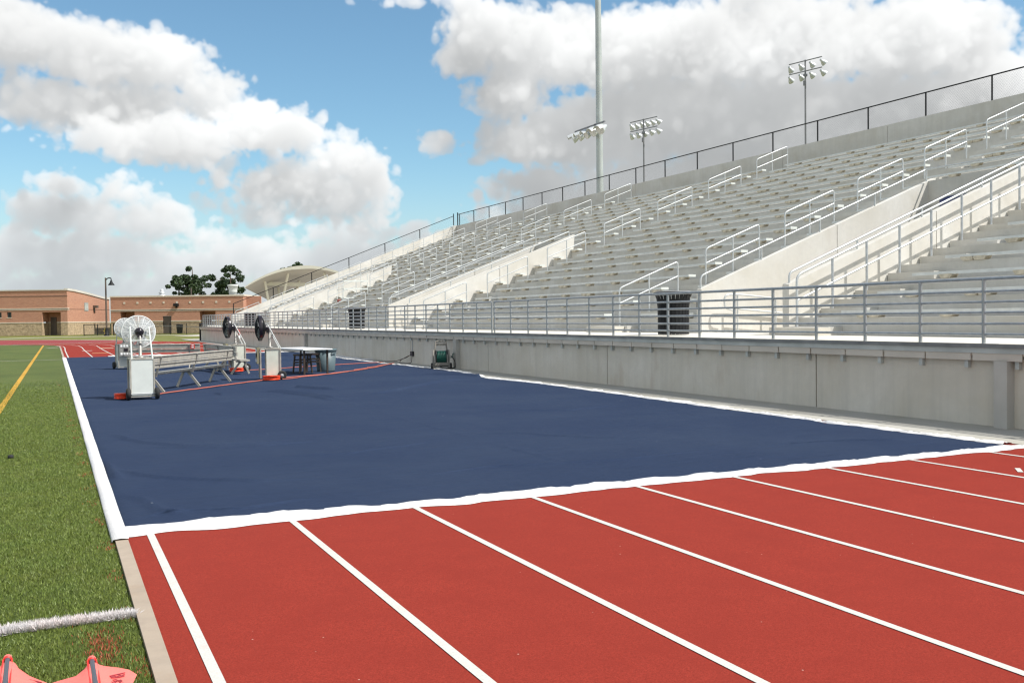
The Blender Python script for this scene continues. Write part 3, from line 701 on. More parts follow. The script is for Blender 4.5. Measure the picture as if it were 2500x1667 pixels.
# rails on the sloping walls
WDESC = ['nearest', 'middle', 'farthest']
def wallrail(label, y, x0, x1, zoff, sl, z0, step, off=0.33, cross=None, double=False):
    h = thing('wall_rail', label, 'handrail', (x0, y, z0), 0, 'rails on the sloping stair walls')
    L_ = x1 - x0
    b = MB(); path = [(0.05, 0, 0), (0.05, 0, off), (L_, 0, off + sl * L_)]
    if cross: path += [(L_, cross, off + sl * L_)]
    b.tube(round_path(path, 0.12), 0.025, 7); b.build('rail', 'galv_white', h)
    n = int(L_ / step)
    for i in range(1, n + 1):
        x = i * L_ / n; b = MB(); b.tube([(x, 0, sl * x), (x, 0, off + sl * x - 0.01)], 0.022, 6); b.build('post', 'galv_white', h)
    return h
for vi, (y0, y1) in enumerate(VOMS):
    wallrail('galvanised rail along the top of the far side wall of the %s stair opening' % WDESC[vi], y1 - 0.1, 14.6, 22.4, 0, SL, 2.2, 1.6, 0.33, -(y1 - y0) + 0.3)
    wallrail('galvanised rail along the top of the near side wall of the %s stair opening' % WDESC[vi], y0 + 0.1, 14.4, 22.4, 0, SL, 2.21, 1.6, 0.24)
# free standing stair rail beside the nearest opening
def stair_rail(label, y, k0, k1):
    h = thing('stair_rail', label, 'handrail', (tx(k0) - 0.3, y, tz(k0) - 0.36), 0)
    n = k1 - k0; L_ = RUN * n; s = RISE / RUN
    b = MB(); b.tube(round_path([(0, 0, 0.6), (0, 0, 1.25), (L_, 0, 1.25 + s * L_), (L_, 0, 0.7 + s * L_)], 0.15), 0.027, 8); b.build('top_rail', 'galv_white', h)
    b = MB(); b.tube([(0, 0, 0.72), (L_, 0, 0.72 + s * L_)], 0.024, 8); b.build('mid_rail', 'galv_white', h)
    for i in range(n + 1):
        x = RUN * i; b = MB(); b.tube([(x, 0, s * x - 0.02), (x, 0, s * x + (0.6 if i == 0 else 1.24))], 0.027, 8); b.build('post', 'galv', h)
stair_rail('tall galvanised stair rail on the near side of the nearest stair opening', 15.95, 0, 10)
h = wallrail('second galvanised rail just behind the far wall of the middle stair opening', 44.35, 14.9, 22.0, 0, SL, 2.16, 1.6, 0.52)
h = wallrail('second galvanised rail just behind the far wall of the farthest stair opening', 70.9, 14.9, 22.0, 0, SL, 2.16, 1.6, 0.52)
# short ramp handrails on the walkway at the foot of the openings
for vi, (y0, y1) in enumerate(VOMS):
    h = thing('ramp_rail', 'low looped handrail at the foot of the %s stair opening' % WDESC[vi], 'handrail', (15.1, y1 - 0.45, 1.13), 0, 'looped handrails at the stair openings')
    b = MB(); b.tube(round_path([(0.25, 0, 0.55), (0.0, 0, 0.6), (0.0, 0, 0.93), (0.5, 0, 0.93), (2.6, 0, 0.75), (2.6, 0, 0.40), (0.4, 0, 0.58)], 0.14), 0.024, 7); b.build('rail', 'galv_white', h)
    for x in (0.4, 1.6, 2.58):
        b = MB(); b.tube([(x, 0, 0), (x, 0, 0.93 - max(0, x - .5) * 0.085)], 0.024, 7); b.build('post', 'galv_white', h)

# ------------------------------------------------------------------ walkway guard rail
zr = [2.02, 1.845, 1.70, 1.555, 1.40, 1.255]
segs = [(-9.0, 25.62, 'nearest long section of the walkway guard rail with six horizontal bars'), (25.80, 45.15, 'second section of the walkway guard rail beyond the double post above the wall'),
        (45.3, 64.0, 'third section of the walkway guard rail along the far wall'), (64.15, 82.0, 'farthest section of the walkway guard rail beside the brick building')]
for a, c, lab in segs:
    h = thing('guard_rail', lab, 'railing', (11.75, a, 1.13), 0, 'guard rail sections along the walkway')
    for i, z in enumerate(zr):
        b = MB(); b.tube([(0, 0, z - 1.13), (0, c - a, z - 1.13)], 0.026 if i == 0 else 0.020, 8); b.build('bar', 'galv_blue', h)
    n = round((c - a) / 1.085)
    b = MB(); b.tube([(0, 0, 0), (0, 0, 0.888)], 0.027, 8); pm = b.mesh('post', 'galv_blue')
    for i in range(n + 1): link('post', pm, h, (0, (c - a) * i / n, 0))
# end guard rail across the walkway
h = thing('guard_rail', 'short guard rail closing the far end of the walkway', 'railing', (11.75, 82.05, 1.13), 0)
for z in zr:
    b = MB(); b.tube([(0, 0, z - 1.13), (2.6, 0, z - 1.13)], 0.02, 6); b.build('bar', 'galv_blue', h)
for i in range(4):
    b = MB(); b.tube([(i * .86, 0, 0), (i * .86, 0, .888)], 0.025, 6); b.build('post', 'galv_blue', h)

# ------------------------------------------------------------------ litter bins on the walkway
def slat_bin(label, x, y):
    h = thing('litter_bin', label, 'bin', (x, y, 1.13), 0, 'black slatted bins on the walkway')
    b = MB()
    for i in range(26):
        a = 2 * math.pi * i / 26; c_, s_ = math.cos(a), math.sin(a)
        pts = [(0.34 * c_, 0.34 * s_, 0.02), (0.345 * c_, 0.345 * s_, 0.62), (0.37 * c_, 0.37 * s_, 0.82), (0.42 * c_, 0.42 * s_, 0.94)]
        for p, q in zip(pts[:-1], pts[1:]): b.bar(p, q, 0.075, 0.008, up=(c_, s_, 0))
    b.build('slats', 'black_steel', h)
    b = MB(); b.lathe([(0.0, 0.03), (0.315, 0.03), (0.325, 0.80)], 20); b.build('liner', 'black_rubber', h)
    b = MB()
    for z, r in ((0.94, 0.425),): b.tube([(r * math.cos(2 * math.pi * i / 24), r * math.sin(2 * math.pi * i / 24), z) for i in range(24)], 0.016, 6, closed=True)
    b.build('rim', 'black_steel', h)
    b = MB(); b.lathe([(0.40, 0.965), (0.36, 0.985), (0.0, 0.99)], 22); b.build('lid', 'membrane', h)
slat_bin('black slatted litter bin in front of the nearest stair opening', 12.75, 18.2)
slat_bin('black slatted litter bin in front of the middle stair opening', 12.75, 42.6)
slat_bin('black slatted litter bin in front of the farthest stair opening', 12.75, 67.4)
for y, w in ((19.75, 'nearest'), (43.75, 'middle')):
    h = thing('switch_box', 'small grey switch box on the wall end at the %s stair opening' % w, 'switch box', (14.6, y, 1.13))
    b = MB(); b.box(-0.055, -0.002, -0.07, 0.05, 0.62, 0.80); b.build('box', 'switch', h)
    b = MB(); b.tube([(-0.025, -0.01, 0.0), (-0.025, -0.01, 0.62)], 0.014, 6); b.build('conduit', 'galv', h)
# half-height concrete step blocks on the walkway
for y, w in ((23.3, 'nearest aisle'), (15.6, 'nearest stair rail'), (38.8, 'aisle before the middle stair opening'), (53.4, 'middle aisle')):
    b = MB(); b.box(13.85, 14.22, y - 0.7, y + 0.7, 1.13, 1.29)
    b.build('step_block', 'conc_deck', stand, SO)

# camera scaffold on the far rows
h = thing('camera_platform', 'white metal frame with three bright boards standing on the far seat rows', 'platform', (17.7, 62.0, 2.65))
for z in (0.28, 0.86, 1.36):
    b = MB(); b.box(0, 1.62, -0.03, 0.0, z, z + 0.085); b.build('board', 'white_paint', h)
for x, y in ((0, 0.02), (1.62, 0.02), (0, 1.5), (1.62, 1.5)):
    b = MB(); b.tube([(x, y, 0.0), (x, y, 1.9 if x > 1 else 1.42)], 0.022, 6); b.build('post', 'white_paint', h)
for x in (0, 1.62):
    b = MB(); b.tube([(x, 0.02, 1.4), (x, 1.5, 1.4)], 0.02, 6); b.tube([(x, 0.02, 0.88), (x, 1.5, 0.88)], 0.02, 6); b.build('side_bar', 'galv_white', h)
b = MB(); b.box(-0.2, 0.0, 0, 0.18, 0.0, 0.2); b.box(-0.21, 0.01, -0.01, 0.19, 0.2, 0.23)
tag(b.build('red_box', 'dull_red', None, (17.62, 62.4, 2.66)), 'small red box beside the white frame on the far seat rows', 'box')

# ------------------------------------------------------------------ chain-link fences on the stand
def chain_link(b, A, B, h0, h1, sp, w):
    """A,B bottom corners, vertical mesh of crossed wires between height h0 and h1 above the A-B line"""
    A = Vector(A); B = Vector(B); d = B - A; Lh = d.length; Ht = h1 - h0
    u = d / Lh; nrm = Vector((0, 0, 1)).cross(u).normalized()
    def pt(s, h): return A + u * s + Vector((0, 0, h0 + h))
    n = int((Lh + Ht) / sp)
    for i in range(1, n):
        for sgn in (1, -1):
            s0 = i * sp - Ht if sgn > 0 else i * sp; s1 = s0 + sgn * Ht; h_a, h_b = 0.0, Ht
            # clip
            def clip(s0, s1, ha, hb):
                if s0 > s1: r = clip(s1, s0, hb, ha); return (r[1], r[0], r[3], r[2]) if r else None
                if s1 <= 0 or s0 >= Lh: return None
                k = (hb - ha) / (s1 - s0)
                if s0 < 0: ha -= k * s0; s0 = 0
                if s1 > Lh: hb -= k * (s1 - Lh); s1 = Lh
                return s0, s1, ha, hb
            r = clip(s0, s1, h_a, h_b)
            if not r: continue
            p, q = pt(r[0], r[2]), pt(r[1], r[3]); dd = (q - p)
            if dd.length < 1e-3: continue
            t = dd.normalized().cross(nrm) * w; nn = nrm * w
            vs = [tuple(p + t), tuple(p - t * .5 + nn * .87), tuple(p - t * .5 - nn * .87), tuple(q + t), tuple(q - t * .5 + nn * .87), tuple(q - t * .5 - nn * .87)]
            b.add(vs, [(0, 1, 4, 3), (1, 2, 5, 4), (2, 0, 3, 5)])
f1 = thing('chain_link_fence', 'black chain-link fence along the top rear wall of the stand', 'fence', (REAR + 0.1, 30, 10.12), 0, 'black chain-link fences on the stand')
b = MB(); chain_link(b, (0, 84.4 - 30, 0), (0, -9 - 30, 0), 0.02, 1.03, 0.12, 0.0017); b.build('chain_mesh', 'wire', f1)
b = MB(); b.tube([(0, -39, 1.04), (0, 54.4, 1.04)], 0.03, 6); b.build('top_rail', 'black_steel', f1)
y = 27.62 - 3.31 * 11
while y < 84.4:
    b = MB(); b.tube([(0, y - 30, -0.05), (0, y - 30, 1.06)], 0.037, 6); b.build('post', 'black_steel', f1); y += 3.31
b = MB(); b.tube([(0, 54.35, 0), (0, 54.35, 1.22)], 0.05, 6); b.build('post', 'black_steel', f1)
f2 = thing('chain_link_fence', 'black chain-link fence sloping down the far end wall of the stand', 'fence', (14.4, 84.5, 2.03), 0, 'black chain-link fences on the stand')
Lx = REAR - 14.4
b = MB(); chain_link(b, (0.2, 0, 0.08), (Lx, 0, 0.397 * Lx), 0.0, 0.88, 0.17, 0.0012); b.build('chain_mesh', 'wire', f2)
b = MB(); b.tube([(0.2, 0, 0.97), (Lx - 0.25, 0, 0.397 * (Lx - .25) + 0.93)], 0.03, 6); b.build('top_rail', 'black_steel', f2)
for i in range(7):
    x = 0.2 + (Lx - 0.45) * i / 6; b = MB(); b.tube([(x, 0, 0.397 * x - .05), (x, 0, 0.397 * x + (0.93 if i < 6 else 1.15))], 0.04, 6); b.build('post', 'black_steel', f2)

# ------------------------------------------------------------------ floodlight poles
bp = at_view(6.30, 69.0)
h = thing('light_pole', 'thick pale galvanised floodlight pole rising behind the stand out of frame', 'light pole', bp)
b = MB(); b.tube([(0, 0, 0), (0, 0, 14), (0, 0, 34)], [0.265, 0.235, 0.17], 18); b.build('pole', 'pole', h)
b = MB(); b.bar((-0.3, -1.25, 14.95), (-0.3, 2.9, 14.95), 0.10, 0.10); b.bar((-.35, 0, 14.95), (0, 0, 14.95), 0.12, 0.14); b.build('cross_arm', 'pole_dark', h)
def flood(parent, at, aim, sc_=1.0, visor=True):
    """spun floodlight: shell + lens as children of the pole"""
    aim = Vector(aim).normalized(); q = aim.to_track_quat('Z', 'Y').to_matrix()
    b = MB(); b.lathe([(0.0, -0.42), (0.10, -0.40), (0.13, -0.22), (0.26, 0.0), (0.31, 0.16), (0.315, 0.22)], 14)
    if visor:
        n = 9; vs = []
        for i in range(n): a = R(20 + 140 * i / (n - 1)); vs += [(0.318 * math.cos(a), 0.318 * math.sin(a), 0.2), (0.318 * math.cos(a), 0.318 * math.sin(a), 0.46)]
        b.add(vs, [(2 * i, 2 * i + 2, 2 * i + 3, 2 * i + 1) for i in range(n - 1)], 0, True)
    b.v = [tuple(q @ Vector(v) * sc_) for v in b.v]; o = b.build('floodlight', 'lamp_alu', parent, at)
    b = MB(); b.lathe([(0.31, 0.215), (0.2, 0.235), (0.0, 0.24)], 14); b.v = [tuple(q @ Vector(v) * sc_) for v in b.v]; b.build('lens', 'lens', o)
for i in range(5): flood(h, (-0.45, -1.1 + i * 0.92, 14.5), (-1.0, -0.30 + 0.22 * i, -0.55), 1.15)
def cluster(label, u, d, ztop, half, n1, n2, zdrop):
    p = at_view(u, d); h = thing('light_pole', label, 'light pole', p, VIEW_RZ - R(52), 'thin floodlight poles behind the stand')
    b = MB(); b.tube([(0, 0, 0), (0, 0, ztop + 0.1)], [0.17, 0.10], 10); b.build('pole', 'pole_dark', h)
    b = MB(); b.box(-0.2, 0.05, -0.16, -0.09, ztop - 3.0, ztop - 2.4); b.box(-.18, .18, -.18, .18, ztop - 1.9, ztop - 1.6); b.build('junction_box', 'pole_dark', h)
    for r, n in ((0, n1), (1, n2)):
        z = ztop - r * zdrop; b = MB(); b.bar((-half, 0, z), (half, 0, z), 0.09, 0.11); b.build('cross_arm', 'pole_dark', h)
        for i in range(n):
            x = -half + 2 * half * (i + 0.02) / (n - 0.96) if n > 1 else 0
            flood(h, (x, 0.30, z - 0.60), (0.5 * (i / (n - 1) - .5) + 0.25, 1.0, -0.85), 1.25, False)
cluster('thin floodlight pole with eight lamps behind the right part of the stand', 36.1, 120, 32.3, 2.35, 4, 4, 1.25)
cluster('thin floodlight pole with eleven lamps beside the thick pale pole', 18.0, 132, 27.8, 2.5, 6, 5, 1.25)

# ------------------------------------------------------------------ brick buildings (axis aligned with u,d)
def bobj(name, mb, mat, parent): return mb.build(name, mat, parent)
B1 = thing('brick_building', 'orange brick building with curved white roof edge at the left', 'building', at_view(-56.2, 124), VIEW_RZ)
def wall_with_holes(b, x0, x1, z0, z1, holes, y0, y1):
    """wall in local xz with rectangular holes, thickness y0..y1"""
    xs = sorted(set([x0, x1] + [h for q in holes for h in q[:2]])); zs = sorted(set([z0, z1] + [h for q in holes for h in q[2:]]))
    for i in range(len(xs) - 1):
        for j in range(len(zs) - 1):
            cx, cz = (xs[i] + xs[i + 1]) / 2, (zs[j] + zs[j + 1]) / 2
            if any(q[0] < cx < q[1] and q[2] < cz < q[3] for q in holes): continue
            b.box(xs[i], xs[i + 1], y0, y1, zs[j], zs[j + 1])
door1 = (-3.2, -0.85, 0.0, 2.93)
win1 = [(-7.65, -7.08, 2.33, 2.97), (-8.9, -8.33, 2.33, 2.97), (-10.6, -10.0, 2.33, 2.97)]
b = MB(); wall_with_holes(b, -40, 0, 1.70, 5.66, [(door1[0], door1[1], 1.70, 2.93)] + win1, 0, 0.3); b.box(-0.3, 0.0, 0.301, 13.0, 1.70, 4.72)
b.prism([(0.301, 4.72), (13.0, 4.72), (11, 4.80), (8, 5.08), (5, 5.35), (2, 5.57), (0.301, 5.66)], 'x', -0.3, 0.0)
b.box(-3.6, -0.5, 1.8, 2.0, 1.7, 3.0); b.box(-3.45, -3.2, 0.3, 1.8, 1.7, 3.0); b.box(-0.85, -0.6, 0.3, 1.8, 1.7, 3.0); b.box(-3.6, -0.5, 0.3, 1.8, 2.94, 3.1)
b.build('brick_wall', 'brick', B1)
b = MB(); wall_with_holes(b, -40, 0.02, 0, 1.58, [(door1[0], door1[1], 0, 1.58)], -0.03, 0.3); b.box(-0.3, 0.02, 0.301, 13.0, 0, 1.58); b.box(-3.6, -0.5, 1.79, 2.0, 0, 1.58); b.box(-3.45, -3.2, .3, 1.8, 0, 1.58); b.box(-.85, -.6, .3, 1.8, 0, 1.58)
b.build('stone_base', 'stone', B1)
b = MB(); b.box(-40, door1[0], -0.06, 0.3, 1.581, 1.699); b.box(door1[1], 0.05, -0.06, 0.3, 1.581, 1.699); b.box(-0.3, 0.05, 0.301, 13, 1.581, 1.699); b.box(-3.6, -.5, 1.78, 2.0, 1.581, 1.699)
b.box(-40, 0.06, -0.05, -0.002, 3.36, 3.46); b.box(-40, 0.06, -0.05, -0.002, 3.20, 3.28); b.box(0.002, 0.05, -0.05, 0.5, 3.36, 3.46); b.box(0.002, 0.05, -0.05, 0.5, 3.20, 3.28); b.build('trim_band', 'cream_trim', B1)
b = MB(); b.box(-40, 0.05, -0.03, -0.002, 4.95, 5.0); b.box(-40, 0.05, -0.015, -0.002, 3.285, 3.355); b.box(0.002, 0.02, 0.5, 13, 3.28, 3.32); b.build('dark_band', 'brown_door', B1)
b = MB(); b.box(-40, 0.08, -0.08, 0.35, 5.661, 5.80)
prev = None
for y, z in ((0.0, 5.66), (2, 5.57), (5, 5.35), (8, 5.08), (11, 4.80), (13.05, 4.72)):
    if prev: b.add([(-0.4, prev[0], prev[1] + .003), (0.10, prev[0], prev[1] + .003), (0.10, y, z + .003), (-0.4, y, z + .003), (-0.4, prev[0], prev[1] + .27), (0.10, prev[0], prev[1] + .27), (0.10, y, z + .27), (-0.4, y, z + .27)], [(0, 3, 2, 1), (4, 5, 6, 7), (0, 1, 5, 4), (1, 2, 6, 5), (2, 3, 7, 6), (3, 0, 4, 7)])
    prev = (y, z)
b.build('roof_edge', 'path', B1)
b = MB(); b.box(-39.9, -0.31, 0.31, 12.9, 4.4, 4.6); b.build('roof', 'membrane', B1)
for w in win1:
    b = MB(); b.box(w[0], w[1], 0.12, 0.16, w[2], w[3]); o = b.build('window', 'glass', B1)
    f = MB(); f.box(w[0] - .04, w[1] + .04, -0.03, 0.1, w[2] - .08, w[2] - .002); f.build('sill', 'cream_trim', o)
    f = MB(); f.box((w[0] + w[1]) / 2 - .02, (w[0] + w[1]) / 2 + .02, 0.09, 0.118, w[2], w[3]); f.build('frame', 'black_steel', o)
b = MB(); b.box(-2.95, -2.2, 1.72, 1.785, 0.0, 2.3); b.build('door', 'brown_door', B1)
b = MB()
for i in range(7): b.box(0.005, 0.05, 5.0, 6.1, 3.14 + i * .15, 3.14 + i * .15 + .075)
b.box(0.001, 0.02, 4.95, 6.15, 3.08, 4.2, 1); b.build('louvre', ['white_paint', 'grey_steel'], B1)
b = MB(); b.box(0.002, 0.5, 7.6, 8.2, 3.5, 3.85); b.box(0.002, 0.12, 7.75, 8.05, 2.95, 3.5); b.build('wall_lamp', 'brown_door', B1)

B2 = thing('brick_building', 'low orange brick building with a row of small square blocks behind the fans', 'building', at_view(-53.6, 131), VIEW_RZ)
ox = 53.6
holes = [(-52.3 + ox, -50.4 + ox, 0, 2.96), (-41.7 + ox, -39.6 + ox, 0, 2.92), (-46.65 + ox, -45.5 + ox, 0, 2.31)]
b = MB(); wall_with_holes(b, 0, 17.75, 1.7, 4.86, [(q[0], q[1], 1.7, q[3]) for q in holes], 0, 0.3); b.box(17.45, 17.75, 0.301, 9, 1.7, 4.86); b.box(17.76, 19.7, 1.6, 1.9, 0, 4.86)
for q in holes[:2]: b.box(q[0] - .3, q[1] + .3, 1.8, 2.0, 1.7, 3.1); b.box(q[0] - .25, q[0], .3, 1.8, 1.7, 3.1); b.box(q[1], q[1] + .25, .3, 1.8, 1.7, 3.1); b.box(q[0] - .3, q[1] + .3, .3, 1.8, q[3] + .01, 3.15)
b.build('brick_wall', 'brick', B2)
b = MB(); wall_with_holes(b, 0, 17.77, 0, 1.58, [(q[0], q[1], 0, 1.58) for q in holes], -0.03, 0.3); b.box(17.45, 17.77, .301, 9, 0, 1.58)
for q in holes[:2]: b.box(q[0] - .3, q[1] + .3, 1.8, 2.0, 0, 1.58); b.box(q[0] - .25, q[0], .3, 1.8, 0, 1.58); b.box(q[1], q[1] + .25, .3, 1.8, 0, 1.58)
b.build('stone_base', 'stone', B2)
b = MB()
segx = [0] + [v for q in sorted(holes) for v in q[:2]] + [17.8]
for i in range(0, len(segx), 2): b.box(segx[i], segx[i + 1], -0.06, 0.3, 1.581, 1.699)
b.box(0, 17.8, -0.05, -0.002, 3.15, 3.25); b.box(0, 17.8, -0.05, -0.002, 2.98, 3.05); b.box(17.752, 17.8, -0.05, 9, 3.15, 3.25); b.build('trim_band', 'cream_trim', B2)
b = MB(); b.box(0, 17.8, -0.015, -0.002, 3.055, 3.145); b.build('dark_band', 'brown_door', B2)
b = MB(); b.box(-0.05, 17.85, -0.08, 0.35, 4.861, 5.05); b.box(17.4, 17.85, .351, 9.05, 4.861, 5.05); b.build('roof_edge', 'cream_trim', B2)
b = MB(); b.box(0.1, 17.4, 0.36, 8.9, 4.5, 4.7); b.build('roof', 'membrane', B2)
for i in range(9):
    x = 1.86 + i * 1.755; b = MB(); b.box(x - .13, x + .13, -0.04, -0.001, 3.98, 4.24); b.build('accent_block', 'cream_trim', B2)
for y in (2.0, 4.6):
    b = MB(); b.box(17.751, 17.79, y, y + .5, 3.98, 4.24); b.build('accent_block', 'cream_trim', B2)
b = MB(); b.box(holes[2][0], holes[2][1], 0.1, 0.18, 0, 2.30); b.build('door', 'brown_door', B2)
for q in holes[:2]:
    b = MB(); b.box(q[0] + .1, q[0] + 1.0, 1.72, 1.79, 0, 2.2); b.build('door', 'brown_door', B2)
b = MB(); b.box(8.55, 9.15, -0.55, -0.001, 3.62, 3.95); b.box(8.75, 8.95, -0.2, -0.001, 3.4, 3.62); b.build('wall_lamp', 'black_steel', B2)
# roof equipment
p = Vector((0, 0, 0))
h = thing('roof_ventilator', 'silver turbine ventilator on the brick roof', 'roof vent', at_view(-47.4, 133, 5.0), VIEW_RZ)
b = MB(); b.lathe([(0.42, -0.35), (0.55, 0.0), (0.55, 0.12), (0.28, 0.25), (0.42, 0.40), (0.42, 0.52), (0.2, 0.62), (0.27, 0.78), (0.24, 0.92), (0.0, 1.0)], 12, 0); b.build('turbine', 'lamp_alu', h)
h = thing('exhaust_fan', 'white flared exhaust fan housing on the brick roof in front of the trees', 'roof vent', at_view(-37.75, 133, 5.0), VIEW_RZ)
b = MB(); b.lathe([(0.5, -0.35), (0.5, 0.35), (0.58, 0.4), (0.54, 0.6), (0.66, 1.2), (0.72, 1.22), (0.72, 1.45), (0.0, 1.47)], 16); b.build('housing', 'white_paint', h)
b = MB(); b.tube([(0, 0, -0.3), (0, 0, 1.05)], 0.09, 8); b.box(-.13, .13, -.13, .13, -.3, -.1)
tag(b.build('vent_pipe', 'brown_door', None, at_view(-43.1, 132, 5.0)), 'brown vent pipe on the brick roof left of the white fan', 'vent pipe')
# lamp post
lp = thing('street_lamp', 'dark lamp post with a hanging bell shade between the brick buildings', 'street lamp', (6.85, 123.5, 0), VIEW_RZ)
b = MB(); b.lathe([(0.0, 0.0), (0.32, 0.0), (0.32, 0.12), (0.2, 0.2), (0.16, 0.9)], 12); b.build('base', 'black_steel', lp)
b = MB(); b.tube([(0, 0, 0.85), (0, 0, 6.75)], [0.105, 0.085], 10); b.build('pole', 'brown_door', lp)
b = MB(); b.tube(round_path([(0, 0, 6.45), (0.25, 0, 6.72), (0.62, 0, 6.72), (0.66, 0, 6.5)], .15), 0.06, 8); b.build('arm', 'black_steel', lp)
b = MB(); b.lathe([(0.05, 6.5), (0.10, 6.42), (0.16, 6.2), (0.34, 5.95), (0.37, 5.88)], 14, at=(0.66, 0, 0)); b.build('lamp_shade', 'black_steel', lp)
# black fences by the buildings
def black_fence(label, A, B, hgt, npost, thick=0.045, midrail=True):
    A = Vector(A); B = Vector(B); d = B - A; h = thing('chain_link_fence', label, 'fence', A, math.atan2(d.y, d.x), 'black fences before the brick buildings'); L_ = d.length
    b = MB(); b.tube([(0, 0, hgt), (L_, 0, hgt)], thick, 6); b.build('top_rail', 'black_steel', h)
    if midrail: b = MB(); b.tube([(0, 0, 0.08), (L_, 0, 0.08)], thick * .7, 6); b.build('bottom_rail', 'black_steel', h)
    for i in range(npost):
        x = L_ * i / (npost - 1); b = MB(); b.tube([(x, 0, 0), (x, 0, hgt + .05)], thick * 1.1, 6); b.build('post', 'black_steel', h)
    b = MB(); chain_link(b, (0, 0, 0), (L_, 0, 0), 0.08, hgt, 0.16, 0.006); b.build('chain_mesh', 'wire', h)
black_fence('open black gate fence beside the dark lamp post', at_view(-51.1, 117), at_view(-48.5, 118.5), 1.32, 3, 0.05)
black_fence('short black fence right of the dark lamp post', at_view(-48.2, 118.6), at_view(-47.3, 118.6), 1.36, 2, 0.06)
black_fence('long black fence in front of the low brick building', at_view(-47.3, 118.7), at_view(-33.5, 118.7), 1.33, 8, 0.035)
black_fence('dark heavy gate at the far end of the stand wall', (11.62, 82.9, 0) if False else at_view(-25.4, 82.0), (11.62, 82.7, 0), 1.35, 2, 0.07)
b = MB(); b.lathe([(0.0, 0.0), (0.2, 0.0), (0.2, .08), (.13, .12), (.13, .62), (.17, .64), (.12, .8), (0.0, .86)], 12); b.box(-.24, .24, -.06, .06, .42, .56)
tag(b.build('fire_hydrant', 'yellow', None, at_view(-51.0, 123)), 'yellow hydrant in front of the sunlit brick side wall', 'hydrant')
h = thing('sign_post', 'white post with a small box standing on the grass strip', 'post', at_view(-33.6, 92.0), VIEW_RZ)
b = MB(); b.box(-.05, .05, -.05, .05, 0, 1.3); b.build('post', 'white_paint', h)
b = MB(); b.box(-.26, -.052, -.08, .08, 1.05, 1.32); b.build('box', 'white_paint', h)
b = MB(); b.lathe([(0.0, 0.0), (0.34, 0.0), (0.42, 1.05), (0.45, 1.06), (0.45, 1.14), (0.3, 1.2), (0.0, 1.22)], 14)
tag(b.build('litter_bin', 'black_steel', None, at_view(-43.9, 129.5)), 'black bin standing against the low brick building', 'bin')
b = MB(); b.box(-.35, .35, -.2, .2, 0.75, 1.5); b.box(-.3, .3, -.15, .15, 0.0, .75)
tag(b.build('utility_box', 'olive', None, at_view(-48.6, 129.8)), 'pale olive utility box by the wall behind the nearest fan', 'utility box')

# canopy pavilion
cp = thing('canopy', 'cream arched canopy roof on slanted columns behind the stand', 'canopy', at_view(-24.5, 118), VIEW_RZ)
n = 26; top = []; bot = []
for i in range(n + 1):
    t = i / n; x = -6.75 + 13.2 * t; zc = 5.55 + 2.38 * (1 - ((x - 0.3) / 7.05) ** 2) if True else 0
    top.append((x, zc)); bot.append((x, zc - 0.28 - 0.25 * (1 - abs(2 * t - 1))))
b = MB(); ncv = 5.0
for i in range(n):
    (xa, za), (xb, zb) = top[i], top[i + 1]; (xc, zc_), (xd, zd) = bot[i], bot[i + 1]
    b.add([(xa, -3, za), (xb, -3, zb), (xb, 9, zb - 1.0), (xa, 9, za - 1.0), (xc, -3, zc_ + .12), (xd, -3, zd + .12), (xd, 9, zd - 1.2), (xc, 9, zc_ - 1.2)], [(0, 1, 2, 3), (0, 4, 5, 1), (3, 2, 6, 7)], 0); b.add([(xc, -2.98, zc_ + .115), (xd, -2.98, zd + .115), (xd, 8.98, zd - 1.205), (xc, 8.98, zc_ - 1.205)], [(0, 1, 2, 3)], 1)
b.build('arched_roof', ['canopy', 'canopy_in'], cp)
for a, c in (((-4.9, -1, 6.35), (-4.1, 0, 0)), ((-2.1, -1, 7.15), (-4.0, 0.3, 0)), ((-4.8, 5, 6.35), (-4.0, 5, 0)), ((-1.9, 5, 7.1), (-3.9, 5, 0)), ((2.2, -1, 7.15), (4.0, 0, 0)), ((4.9, -1, 6.2), (4.1, 0, 0))):
    b = MB(); b.tube([a, c], [0.15, 0.19], 8); b.build('column', 'canopy', cp)
b = MB(); b.bar((-5.2, 0.5, 6.0), (5.6, 0.5, 5.55), 0.2, 0.45); b.build('cross_beam', 'canopy', cp)

